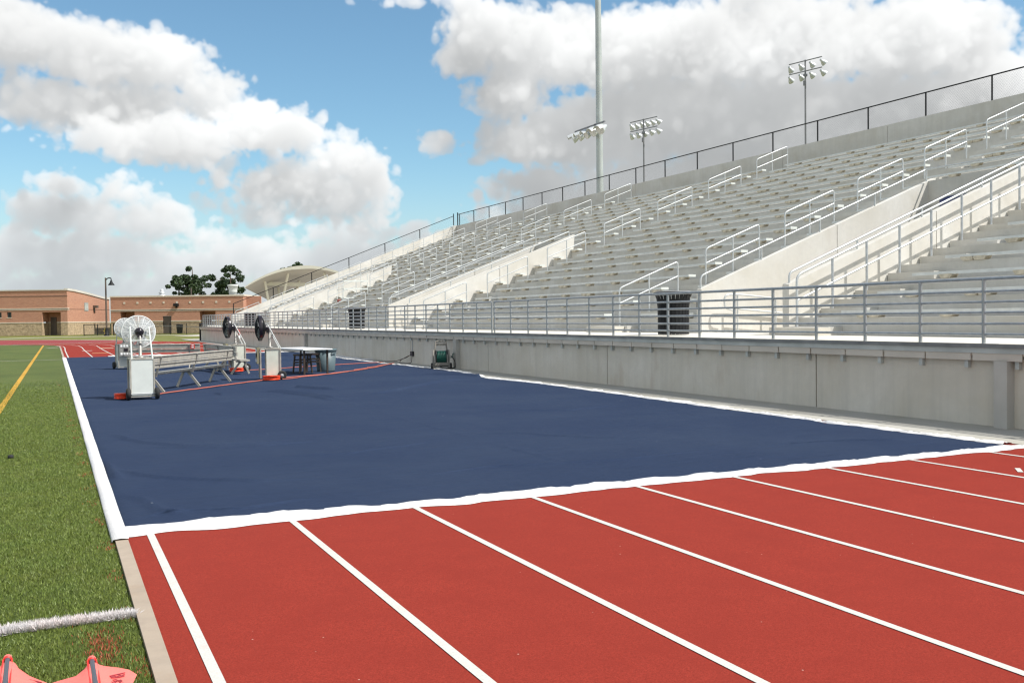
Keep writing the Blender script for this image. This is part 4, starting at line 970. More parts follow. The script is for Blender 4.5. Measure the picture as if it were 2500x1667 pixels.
# ------------------------------------------------------------------ pine trees
def pine(label, u, d, hgt, wid, seed, base=0.0):
    rn = np.random.default_rng(seed); h = thing('pine_tree', label, 'tree', at_view(u, d), 0, 'pine trees beyond the low brick building')
    b = MB(); b.tube([(0, 0, 0), (0.1, 0, hgt * .5), (0, .1, hgt * .95)], [0.32, 0.22, 0.05], 8); limbs = []
    cl = []
    for i in range(46):
        t = rn.uniform(0.16, 1.0); z = hgt * t; rad = wid * 0.5 * (0.42 + 0.66 * math.sin(math.pi * min(1, (1.06 - t) * 1.1)) ** 0.7) * rn.uniform(0.1, 1.15) ** 0.6
        a = rn.uniform(0, 2 * math.pi); c = (rad * math.cos(a), rad * math.sin(a), z - rn.uniform(0, .5)); cl.append((c, rn.uniform(0.45, 1.05) * wid / 6.5))
        if i % 8 == 0: b.tube([(0, 0, z - .8), c], [0.07, 0.02], 5)
    
    b.build('trunk', 'bark', h)
    b = MB(); vs = []; fs = []
    for c, s in cl:
        m = int(230 * s)
        for _ in range(m):
            q = rn.normal(0, 1, 3); q = q / np.linalg.norm(q) * rn.uniform(.35, 1.0) ** .5 * s * np.array([1.1, 1.1, .8]); p = np.array(c) + q
            e1 = rn.normal(0, 1, 3); e1 /= np.linalg.norm(e1); e2 = np.cross(e1, rn.normal(0, 1, 3)); e2 /= np.linalg.norm(e2); w = rn.uniform(.12, .30)
            o = len(vs); vs += [tuple(p - e1 * w), tuple(p + e2 * w * .6), tuple(p + e1 * w), tuple(p - e2 * w * .6)]; fs.append((o, o + 1, o + 2, o + 3))
    b.add(vs, fs); b.build('crown', 'leaf', h)
pine('broad dark pine tree behind the low brick building', -65.0 * 0.95, 190, 12.7, 6.2, 1)
pine('ragged dark pine leaning out left of the broad pine', -68.2 * 0.95, 191, 10.4, 4.6, 2)
pine('dark pine tree right behind the white exhaust fan', -57.9 * 0.95, 192, 12.6, 5.6, 3)
pine('dark pine tree top rising behind the arched canopy', -45.6 * 0.95, 194, 12.7, 5.4, 4)
pine('small dark tree top behind the crown of the arched canopy', -41.5 * 0.95, 196, 12.3, 3.6, 5)
pine('low dark pine between the broad pine and the one behind the fan', -61.0 * 0.95, 196, 10.6, 5.4, 6)

# ------------------------------------------------------------------ misting fan carts
def fan_cart(label, x, y, rz, head, tilt=0.0, tagged=False):
    h = thing('misting_fan', label, 'fan', (x, y, 0.03), rz, 'wheeled misting fans on the navy cover')
    wire = 'white_wire' if head == 'white' else 'black_steel'; cage_c = (0, 0.30, 1.34); Rr = 0.325
    # body
    b = MB(); b.box(-0.205, 0.205, -0.19, 0.17, 0.07, 0.79)
    b.build('cabinet', 'cream_box' if head != 'white' else 'white_paint', h)
    b = MB(); b.box(-0.225, 0.225, -0.20, 0.20, 0.791, 0.815); b.box(-0.235, -0.207, -0.20, -0.17, 0.06, 0.79); b.box(0.207, 0.235, -0.20, -0.17, 0.06, 0.79)
    b.box(-0.235, 0.235, -0.20, 0.22, 0.045, 0.068); b.box(-0.225, -0.195, 0.30, 0.33, 0.04, 0.815); b.box(0.195, 0.225, 0.30, 0.33, 0.04, 0.815); b.box(-0.225, 0.225, 0.205, 0.33, 0.80, 0.818)
    b.build('frame', 'alu_dull', h)
    b = MB(); b.box(-0.20, 0.20, 0.335, 0.40, 0.42, 0.84); b.build('control_panel', 'grey_steel' if head == 'white' else 'olive', h)
    for r in range(2):
        for i in range(4):
            b = MB(); b.box(-0.165 + i * .09, -0.165 + i * .09 + .062, 0.401, 0.413, 0.47 + r * 0.255, 0.54 + r * 0.255); b.build('gauge', 'white_tag', h)
    b = MB(); b.box(-0.06, 0.06, 0.401, 0.42, 0.59, 0.68); b.build('switch_plate', 'black_gloss', h)
    b = MB(); b.tube([(-0.27, -0.215, 0.115), (0.27, -0.215, 0.115)], 0.012, 6); b.build('axle', 'galv', h)
    for s in (-1, 1):
        b = MB(); b.lathe([(0.055, -.034), (0.085, -.042), (0.112, -.034), (0.118, 0), (0.112, .034), (0.085, .042), (0.055, .034)], 20, 0, 'x', (s * 0.27, -0.215, 0.115)); w = b.build('wheel', 'black_rubber', h)
        b = MB(); b.lathe([(0.0, -.024), (0.056, -.024), (0.056, .024), (0.0, .024)], 14, 0, 'x', (s * 0.27, -0.215, 0.115)); b.build('hub', 'lamp_alu', w)
    # slanted handle
    b = MB()
    for s in (-1, 1): b.tube([(s * 0.195, -0.185, 0.79), (s * 0.195, -0.185, 0.83), (s * 0.178, 0.13, 1.44)], 0.018, 7)
    b.tube([(-0.185, -0.01, 1.165), (0.185, -0.01, 1.165)], 0.012, 6); b.build('handle', 'white_paint' if head == 'white' else 'alu', h)
    # pole
    b = MB(); b.lathe([(0.0, .816), (0.10, .816), (0.10, .83), (0.05, .86), (0.033, .87), (0.033, 1.22), (0.0, 1.22)], 14, at=(0, 0.06, 0)); b.tube([(0, .06, 1.2), (0, 0.13, 1.33)], .03, 8); b.build('pole', 'grey_steel', h)
    b = MB(); b.lathe([(0.0, -.13), (0.05, -.125), (0.085, -.08), (0.092, 0.0), (0.085, .05), (0.06, .07), (0.0, .08)], 14, 0, 'y', (cage_c[0], cage_c[1] - .12, cage_c[2])); b.box(-.05, .05, .06, .14, 1.22, 1.30); b.build('motor', 'black_gloss', h)
    # blades
    b = MB()
    for k in range(3):
        a0 = R(50 + 120 * k); vs = []
        for i in range(5):
            for j in range(5):
                r = 0.06 + 0.22 * i / 4; a = a0 + R(-24 - 8 * i / 4 + (58) * j / 4); vs.append((r * math.cos(a) + cage_c[0], cage_c[1] + 0.03 + 0.05 * (j / 4 - .5), r * math.sin(a) + cage_c[2]))
        b.add(vs, [(i * 5 + j, (i + 1) * 5 + j, (i + 1) * 5 + j + 1, i * 5 + j + 1) for i in range(4) for j in range(4)], 0, True)
    b.build('blades', 'lamp_alu', h)
    # cage
    b = MB(); th = 0.0045
    def ring(r, yo, t=th): b.tube([(cage_c[0] + r * math.cos(2 * math.pi * i / 32), cage_c[1] + yo, cage_c[2] + r * math.sin(2 * math.pi * i / 32)) for i in range(32)], t, 4, closed=True)
    prof = lambda r: 0.105 * (1 - (r / Rr) ** 3.0)
    for r in np.linspace(0.07, Rr - 0.012, 13):
        ring(r, 0.02 + prof(r)); ring(r, -0.02 - prof(r))
    ring(Rr, 0.03, 0.009); ring(Rr, -0.03, 0.009); ring(Rr, 0.0, 0.007)
    for k in range(16):
        a = 2 * math.pi * k / 16
        for s in (1, -1):
            b.tube([(cage_c[0] + r * math.cos(a), cage_c[1] + s * (0.02 + prof(r)), cage_c[2] + r * math.sin(a)) for r in (0.05, 0.15, 0.25, Rr)], 0.0045, 4)
    b.lathe([(0.0, .125), (.06, .125), (.06, .115)], 12, 0, 'y', cage_c); b.build('cage', wire, h)
    if head != 'white':
        b = MB(); b.lathe([(Rr + .005, -0.045), (Rr + .012, 0.0), (Rr + .005, 0.045)], 32, 0, 'y', cage_c); b.build('hoop', 'black_gloss', h)
    # cable loop
    b = MB(); b.tube(round_path([(-0.03, .1, 1.32), (-0.2, .02, 1.2), (-0.12, -.02, 1.06), (0.0, .03, 1.1)], .1, 6), 0.006, 5); b.build('cable', 'black_cord', h)
    if tagged:
        b = MB(); b.add([(0.19, -0.03, 1.28), (0.19, -0.10, 1.27), (0.2, -0.16, 1.08), (0.195, -0.08, 1.1)], [(0, 1, 2, 3), (3, 2, 1, 0)]); b.add([(0.192, -0.05, 1.1), (0.198, -0.15, 1.08), (0.20, -0.13, 0.98), (0.196, -0.08, 1.0)], [(0, 1, 2, 3), (3, 2, 1, 0)], 1); b.build('hanging_tag', ['red_tag', 'white_tag'], h)
    return h
fan_cart('white caged misting fan cart nearest the turf with its rear side toward the field', 1.785, 20.95, R(2), 'white')
fan_cart('white caged misting fan cart behind the nearest one with its gauges facing front', 2.43, 34.75, R(186), 'white')
fan_cart('black caged misting fan cart farther back with a red and white tag hanging on it', 5.44, 30.9, R(93), 'black', 0, True)
fan_cart('black caged misting fan cart with slanted handle beside the folding table', 5.42, 25.78, R(84), 'black')

# orange cords
def coil(label, x, y, r=0.17, n=4, mat='cord_red'):
    b = MB()
    for i in range(n):
        ra = r - 0.012 * (i % 2); b.tube([(ra * math.cos(2 * math.pi * k / 26) + random.uniform(-.006, .006), ra * math.sin(2 * math.pi * k / 26) * .9, 0.02 + i * 0.024 + random.uniform(-.003, .003)) for k in range(26)], 0.016, 6, closed=True)
    b.lathe([(0.0, 0.0), (r - .03, 0.0), (r - .03, 0.085), (0.05, .09), (0.05, .11), (0.0, .11)], 16); b.lathe([(r - .05, .1), (r + .02, .104), (r + .02, .112), (r - .05, .112)], 18)
    tag(b.build('cord_reel', mat, None, (x, y, 0.035)), label, 'cord reel', 'orange cord reels by the fans')
coil('orange cord reel on the left of the nearest white fan', 1.42, 21.05, 0.13)
coil('orange cord reel at the foot of the farther black fan', 5.28, 30.25, 0.19)
coil('orange cord reel at the foot of the black fan beside the table', 5.30, 25.35, 0.21)
def cord(label, pts, r=0.011, mat='cord', wob_=0.03, z=0.045, name='extension_cord'):
    P = [Vector((p[0], p[1], p[2] if len(p) > 2 else z)) for p in pts]; out = []
    for i in range(len(P) - 1):
        n = max(2, int((P[i + 1] - P[i]).length / 0.25))
        for k in range(n):
            t = k / n; q = P[i].lerp(P[i + 1], t); q.x += random.uniform(-wob_, wob_); q.y += random.uniform(-wob_, wob_); out.append(q)
    out.append(P[-1]); b = MB(); b.tube(out, r, 5)
    return tag(b.build(name, mat), label, 'cord', 'orange cords across the navy cover')
cord('long orange cord running from the nearest fan past the table to the wall', [(1.95, 21.3), (2.28, 22.01), (3.6, 23.6), (5.61, 25.96), (6.6, 26.6), (7.32, 27.05), (8.3, 28.2), (9.44, 29.72), (10.2, 31.0), (10.74, 31.85), (10.95, 32.3)], 0.015)
cord('thinner orange cord from the farther black fan toward the wall', [(5.5, 30.6), (6.6, 31.0), (7.6, 31.7), (9.08, 32.46), (10.3, 33.0), (10.85, 33.1)], 0.013)
cord('short orange cord beside the long one near the wall', [(5.6, 25.4), (6.3, 26.1), (7.0, 26.75), (8.4, 28.5), (9.6, 30.3), (10.5, 31.6), (10.9, 32.1)], 0.012, wob_=0.06)
tag(cord('tangled dark cords running from the black wall outlet to the ground', [(11.6, 32.3, .33), (11.5, 32.6, .2), (11.3, 33.0, .08), (11.0, 33.4, .05), (10.8, 33.6, .05)], 0.012, 'black_cord', 0.02, name='power_cord'), cat='cord')
b = MB(); b.tube(round_path([(11.6, 32.2, .3), (11.5, 32.0, .05), (11.3, 31.8, .03), (11.2, 32.4, .03), (11.35, 32.7, .12), (11.55, 32.4, .28)], .1), 0.011, 5)
tag(b.build('power_cord', 'black_cord'), 'looped dark cord hanging below the black wall outlet', 'cord')
h = thing('wall_outlet', 'black outlet box with conduit fixed to the shaded concrete wall', 'outlet', (11.65, 32.25, 0.3))
b = MB(); b.box(-0.07, -0.002, -0.11, 0.11, -0.03, 0.13); b.build('box', 'black_gloss', h)
b = MB(); b.tube([(-0.02, 0, 0.13), (-0.02, 0, 0.55)], 0.012, 6); b.build('conduit', 'galv', h)

# ------------------------------------------------------------------ team benches
def team_bench(label, x0, y0, x1, y1, flip=1):
    d = Vector((x1 - x0, y1 - y0, 0)); L_ = d.length; h = thing('team_bench', label, 'bench', (x0, y0, 0.03), math.atan2(d.y, d.x), 'aluminium team benches on the navy cover')
    s = flip
    def plank(name, ya, yb, za, zb, lip=True):
        b = MB(); b.box(0, L_, min(ya, yb), max(ya, yb), za, zb)
        if lip: b.tube([(0, ya, zb - .012), (L_, ya, zb - .012)], 0.022, 8)
        b.build(name, 'alu_dull', h)
    plank('back_plank', 0.0, 0.035 * s, 0.655, 0.80); plank('back_plank', 0.02 * s, 0.055 * s, 0.53, 0.635); plank('seat_plank', 0.13 * s, 0.40 * s, 0.375, 0.42)
    n = 3 if L_ > 3 else 2
    for i in range(n):
        x = 0.35 + (L_ - 0.7) * i / (n - 1)
        b = MB(); b.bar((x, -0.025 * s, 0.78), (x, 0.10 * s, 0.36), 0.05, 0.03, up=(1, 0, 0)); b.bar((x, 0.08 * s, 0.355), (x, 0.42 * s, 0.355), 0.05, 0.03); b.build('back_support', 'grey_steel', h)
        for dx, ya, yb in ((0.02, 0.20, -0.07), (-0.04, 0.32, 0.46)):
            b = MB(); b.bar((x, ya * s, 0.35), (x + dx, yb * s, 0.0), 0.055, 0.035, up=(1, 0, 0)); b.build('leg', 'alu_dull', h)
    return h
team_bench('long aluminium team bench beside the nearest white fan', 2.12, 22.2, 4.42, 25.85)
t2 = team_bench('short grey aluminium team bench facing the field behind the nearest fan', 2.55, 34.15, 4.68, 33.45)
t3 = team_bench('grey aluminium team bench between the farther black fan and the nearest bench', 4.76, 33.3, 4.98, 28.6)
b = MB(); b.box(0, 0.13, -0.012, -0.002, 0, 0.16); b.box(0.03, 0.10, -0.014, -0.0121, 0.03, 0.07, 1); b.box(0.03, 0.10, -0.014, -0.0121, 0.10, 0.13, 1)
o = b.build('sticker', ['red_tag', 'white_tag'], t2, (1.95, -0.01, 0.64))

# ------------------------------------------------------------------ table, stools, bin
ft = thing('folding_table', 'pale folding table with dark legs beside the black fan', 'table', (6.6, 27.15, 0.03), R(8))
b = MB(); b.box(-0.05, 0.82, -0.03, 2.25, 0.685, 0.72); b.build('table_top', 'table', ft)
b = MB(); b.tube([(-0.05, -0.035, 0.70), (0.82, -0.035, 0.70)], 0.018, 8); b.build('edge_trim', 'white_paint', ft)
for x, y in ((0.03, 0.1), (0.72, 0.1), (0.03, 2.1), (0.72, 2.1)):
    b = MB(); b.bar((x, y, 0), (x, y, 0.684), 0.045, 0.045); b.build('leg', 'wood', ft)
def stool(label, x, y, rz):
    h = thing('stool', label, 'stool', (x, y, 0.03), rz, 'dark stools under the folding table')
    b = MB(); b.box(-.2, .2, -.2, .2, .50, .55); b.build('seat', 'wood', h)
    for sx in (-1, 1):
        for sy in (-1, 1):
            b = MB(); b.bar((sx * .2, sy * .2, 0), (sx * .16, sy * .16, .5), .04, .04); b.build('leg', 'wood', h)
    for z in (.30, .38):
        b = MB(); b.bar((-.18, -.18, z), (.18, -.18, z), .03, .035); b.bar((-.18, .18, z), (.18, .18, z), .03, .035); b.bar((-.18, -.18, z - .06), (-.18, .18, z - .06), .03, .03); b.build('stretcher', 'wood', h)
stool('dark wooden stool under the fan side of the folding table', 6.82, 28.3, R(15)); stool('dark wooden stool under the folding table next to the bin', 7.25, 28.75, R(-10))
gb = thing('waste_bin', 'blue grey round plastic waste bin behind the folding table', 'bin', (7.62, 28.72, 0.03))
b = MB(); b.lathe([(0.0, 0.0), (0.255, 0.0), (0.265, 0.03), (0.305, 0.60), (0.30, 0.60), (0.25, 0.05), (0.0, .04)], 26); b.build('body', 'bin', gb)
b = MB(); b.lathe([(0.305, .595), (0.325, .60), (0.33, .665), (0.318, .67), (0.30, .64)], 26); b.build('rim', 'bin', gb)
for a in (R(-55), R(125)):
    b = MB(); c_, s_ = math.cos(a), math.sin(a); t_ = Vector((-s_, c_, 0)); p = Vector((c_ * .34, s_ * .34, .56))
    b.tube(round_path([p - t_ * .09 + Vector((-c_ * .04, -s_ * .04, 0)), p - t_ * .08, p + t_ * .08, p + t_ * .09 + Vector((-c_ * .04, -s_ * .04, 0))], .03), .014, 6); b.build('handle', 'bin', gb)

# ------------------------------------------------------------------ hose reel cart
hr = thing('hose_reel_cart', 'taupe hose reel cart with green hose against the concrete wall', 'hose reel', (11.12, 28.25, 0.012), R(-18))
b = MB()
for s in (-1, 1):
    b.prism([(-.20, .0), (.24, .0), (.24, .10), (.16, .45), (.05, .58), (-.06, .58), (-.16, .42)], 'x', s * .235 - .025, s * .235 + .025)
b.box(-.21, .21, -.22, -.14, .10, .20); b.box(-.21, .21, .12, .2, .05, .15); b.build('side_frame', 'reel', hr)
b = MB(); b.tube(round_path([(-.20, .02, .45), (-.16, .16, .84), (.16, .16, .84), (.20, .02, .45)], .05), .024, 8); b.bar((-.15, .14, .74), (.15, .14, .74), .03, .07); b.build('handle', 'reel', hr)
b = MB(); b.lathe([(.07, -.17), (.24, -.17), (.24, -.15), (.07, -.15)], 20, 0, 'x', (0, -.02, .34)); b.lathe([(.07, .15), (.24, .15), (.24, .17), (.07, .17)], 20, 0, 'x', (0, -.02, .34)); b.build('reel_flange', 'reel_dark', hr)
b = MB()
for i in range(11):
    x = -.14 + .028 * i; b.tube([(x + .001 * k, -.02 + .205 * math.cos(2 * math.pi * k / 22), .34 + .205 * math.sin(2 * math.pi * k / 22)) for k in range(22)], .0145, 5, closed=True)
b.lathe([(.17, -.15), (.2, -.14), (.2, .14), (.17, .15)], 18, 0, 'x', (0, -.02, .34)); b.build('hose', 'green_hose', hr)
for s in (-1, 1):
    b = MB(); b.lathe([(0, -.03), (.085, -.03), (.095, 0), (.085, .03), (0, .03)], 16, 0, 'x', (s * .29, -.16, .095)); b.build('wheel', 'black_rubber', hr)
b = MB(); b.tube(round_path([(.26, -.02, .34), (.36, -.02, .34), (.36, -.02, .46), (.44, -.02, .46)], .03), .014, 6); b.build('crank', 'green_hose', hr)
b = MB(); b.tube(round_path([(.3, -.05, .40), (.42, -.1, .25), (.45, -.12, .03), (.2, -.26, .02), (.05, -.3, .02), (-.1, -.24, .1)], .1), .015, 6); b.build('loose_hose', 'reel_dark', hr)

# small black cap on the turf
b = MB(); b.lathe([(0.0, 0.0), (0.03, 0.0), (0.033, 0.02), (0.026, 0.036), (0.0, 0.042)], 12)
tag(b.build('rubber_cap', 'black_rubber', None, (-0.355, 12.75, 0.008)), 'small black rubber cap lying on the green turf', 'cap')

# ------------------------------------------------------------------ coral markers on the turf
def marker(label, cx, cy, left, right, script):
    h = thing('sideline_marker', label, 'marker', (cx, cy, 0.015), 0, 'coral vinyl markers lying on the turf')
    top = left + [(-0.032, -0.034), (-0.020, -0.012), (-0.008, 0.0), (0.008, 0.0), (0.020, -0.010), (0.032, -0.028)] + right; n = len(top); rows = 16; vs = []
    def height(x, t): return 0.028 + 0.018 * math.exp(-(x / 0.035) ** 2) + 0.012 * math.sin(abs(x) * 24 + 1.3) * (1 - t) + 0.006 * math.sin(x * 17 + t * 9)
    for j in range(rows):
        t = j / (rows - 1)
        for i, (x, y) in enumerate(top):
            k = 1 - min(1.6 * t, 0.28) * min(1, max(0, (abs(x) - 0.08) / 0.08)); z = height(x, t)
            vs.append((x * k, y - 1.15 * t, max(0.006, z - (0.020 if j == 0 else 0) - (0.014 if i in (0, n - 1) else 0))))
    b = MB(); b.add(vs, [(j * n + i, (j + 1) * n + i, (j + 1) * n + i + 1, j * n + i + 1) for j in range(rows - 1) for i in range(n - 1)], 0, True)
    b.build('vinyl_sheet', 'coral', h)
    b = MB(); b.tube([(0, 0.012, 0.046), (0, 0.006, 0.050), (0, -0.010, 0.053), (0, -0.032, 0.053)], [0.006, 0.014, 0.0185, 0.0195], 14); b.build('sleeve', 'coral', h)
    b = MB(); b.bar((-.0175, -.032, .050), (-.0185, -1.1, .050), .006, .014); b.bar((.0175, -.032, .050), (.0185, -1.1, .050), .006, .014); b.lathe([(0.0, -.0335), (.018, -.0332), (.019, -.028)], 14, 0, 'y', (0, 0, .053)); b.build('sleeve_edge', 'coral_red', h)
    b = MB(); b.tube([(0, -.0345, .054), (0, -1.1, .054)], .0115, 10); b.build('pole', 'slate', h)
    b = MB()
    for st in script: b.tube([(p[0], p[1], height(p[0], -p[1] / 1.15) + 0.003) for p in st], 0.0028, 5)
    b.build('lettering', 'coral_dark', h)
S1 = [[(.082, -.265), (.137, -.300)], [(.084, -.278), (.115, -.285), (.135, -.317)], [(.10, -.30), (.13, -.33)], [(.084, -.30), (.10, -.32)]]
S2 = [[(.062, -.222), (.090, -.190), (.127, -.157)], [(.064, -.232), (.082, -.212), (.088, -.216), (.104, -.192), (.110, -.197), (.124, -.176)], [(.066, -.243), (.100, -.215), (.122, -.196)],
      [(.072, -.262), (.084, -.250), (.092, -.256), (.086, -.270), (.074, -.276)], [(.094, -.262), (.104, -.248), (.108, -.26), (.098, -.274)], [(.066, -.285), (.074, -.296), (.082, -.282)], [(.096, -.288), (.104, -.30), (.11, -.285)]]
marker('coral vinyl marker with a dark pole at the very corner of the turf', -0.169, 4.935, [(-0.28, -0.24), (-0.19, -0.15), (-0.10, -0.07), (-0.05, -0.03)], [(0.045, -0.085), (0.089, -0.17), (0.13, -0.235), (0.166, -0.30)], S1)
marker('coral vinyl marker with dark scribbles nearest the kerb', 0.170, 4.74, [(-0.171, -0.105), (-0.13, -0.085), (-0.067, -0.058), (-0.045, -0.04)], [(0.05, -0.030), (0.107, -0.032), (0.150, -0.085), (0.176, -0.165)], S2)

# ------------------------------------------------------------------ sun and sky
AZ, EL = R(133.3), R(54.0)      # azimuth clockwise from +Y
sd = Vector((math.sin(AZ) * math.cos(EL), math.cos(AZ) * math.cos(EL), math.sin(EL)))
sun = bpy.data.lights.new('sun', 'SUN'); sun.energy = 3.9; sun.angle = R(0.53); sun.color = (1.0, 0.965, 0.905)
so = bpy.data.objects.new('sun', sun); COL.objects.link(so); so.rotation_euler = sd.to_track_quat('Z', 'Y').to_euler(); so.location = (0, 0, 60)

w = bpy.data.worlds.new('World'); sc.world = w; w.use_nodes = True
t = w.node_tree; N = t.nodes; L = t.links; N.clear()
CLOUDS = [(-1.0, 14.64, 3.03, 2.0, 0.0, -1.0), (2.51, 13.92, 2.99, 2.07, 0.0, -1.0), (5.34, 13.7, 2.45, 1.89, 0.0, -1.0), (7.59, 13.86, 1.6, 1.24, 0.0, -2.0), (9.42, 12.82, 1.63, 1.15, 0.0, -2.0), (1.4, 11.42, 4.0, 1.55, 0.0, -1.0), (5.29, 11.68, 3.56, 1.36, 0.0, -1.0), (10.57, 11.6, 1.42, 0.75, 0.0, -2.0), (3.06, 9.74, 3.24, 1.02, 0.0, -4.0), (7.28, 9.72, 4.33, 1.63, 0.0, -4.0), (11.25, 10.34, 2.85, 1.54, 0.0, -4.0), (13.66, 10.65, 1.94, 1.31, 0.0, -4.0), (16.07, 9.01, 2.09, 1.46, 0.0, -4.5), (17.66, 7.56, 1.37, 1.6, 0.0, -4.5), (12.64, 7.5, 3.85, 1.45, 0.0, -4.0), (11.41, 6.03, 2.62, 0.85, 0.0, -4.0), (14.8, 6.31, 2.94, 1.11, 0.0, -4.5), (17.26, 5.58, 1.37, 0.87, 0.0, -4.5), (1.09, 7.26, 1.26, 0.86, 0.0, 3.0), (0.44, 5.99, 1.77, 1.13, 0.0, 3.0), (4.31, 6.93, 1.65, 1.12, 0.0, 3.0), (2.76, 5.49, 2.58, 1.27, 0.0, 3.0), (5.39, 5.32, 2.23, 1.3, 0.0, 3.0), (8.33, 4.53, 1.62, 0.96, 0.0, 3.0), (-1.05, 3.69, 2.23, 1.35, 0.0, 4.5), (2.93, 3.52, 4.32, 1.4, 0.0, 4.5), (8.07, 3.09, 3.46, 1.21, 0.0, 4.5), (-0.27, 1.88, 3.7, 1.03, 0.0, 5.0), (6.67, 1.76, 5.9, 1.08, 0.0, 5.0), (12.32, 3.34, 3.85, 1.23, 0.0, 5.0), (14.78, 4.83, 1.96, 0.74, 0.0, 5.0), (17.74, 4.58, 1.5, 0.65, 0.0, 4.5), (17.47, 3.09, 3.98, 1.13, 0.0, 5.0), (21.25, 4.32, 3.03, 0.88, 0.0, 5.0), (21.22, 2.3, 6.54, 1.52, 0.0, 5.0), (11.32, 1.13, 9.48, 0.74, 0.0, 5.0), (23.8, 5.81, 1.52, 0.55, 0.0, 5.0), (20.44, 17.68, 2.25, 0.36, 0.0, 0.0), (23.69, 16.45, 2.14, 1.38, 0.0, 0.0), (23.16, 14.58, 1.77, 1.41, 0.0, 0.0), (26.46, 15.49, 3.28, 1.98, 0.0, 0.0), (25.67, 12.67, 2.53, 1.8, 0.0, 0.0), (30.24, 14.71, 4.51, 2.34, 0.0, 0.0), (29.93, 10.17, 4.53, 2.19, 0.0, 2.0), (26.64, 9.99, 2.28, 1.47, 0.0, 0.0), (27.63, 7.76, 2.79, 1.24, 0.0, 2.0), (35.46, 14.95, 5.63, 2.42, 0.0, 0.0), (35.92, 10.93, 5.87, 2.63, 0.0, 2.0), (41.23, 14.56, 5.38, 2.94, 0.0, 0.0), (42.38, 10.56, 5.33, 2.56, 0.0, 2.0), (48.01, 14.14, 4.75, 2.62, 0.0, 0.0), (47.56, 10.4, 5.01, 2.26, 0.0, 2.0), (51.58, 11.79, 3.07, 1.95, 0.0, 0.0), (50.14, 14.97, 1.26, 0.96, 0.0, 0.0), (40.01, 7.85, 7.82, 1.92, 0.0, 3.0), (32.67, 7.4, 4.49, 1.73, 0.0, 3.0), (21.46, 9.9, 0.96, 0.83, 0.0, 0.0), (25.09, 7.29, 1.65, 0.85, 0.0, 3.0), (24.36, 9.65, 1.14, 0.69, 0.0, 0.0), (28.88, 6.24, 4.04, 1.25, 0.0, 4.0)]
NOISE = [(6.0, 0.24, 0.2), (3.0, 0.4, 0.75), (1.5, 0.3, 0.85), (0.75, 0.13, 0.8), (0.38, 0.042, 0.6), (0.19, 0.016, 0.3)]; SH = 0.62; SUNC = (0.55, 0.54, 0.52); AMBC = (0.15, 0.153, 0.157); LOWC = (0.365, 0.38, 0.39)
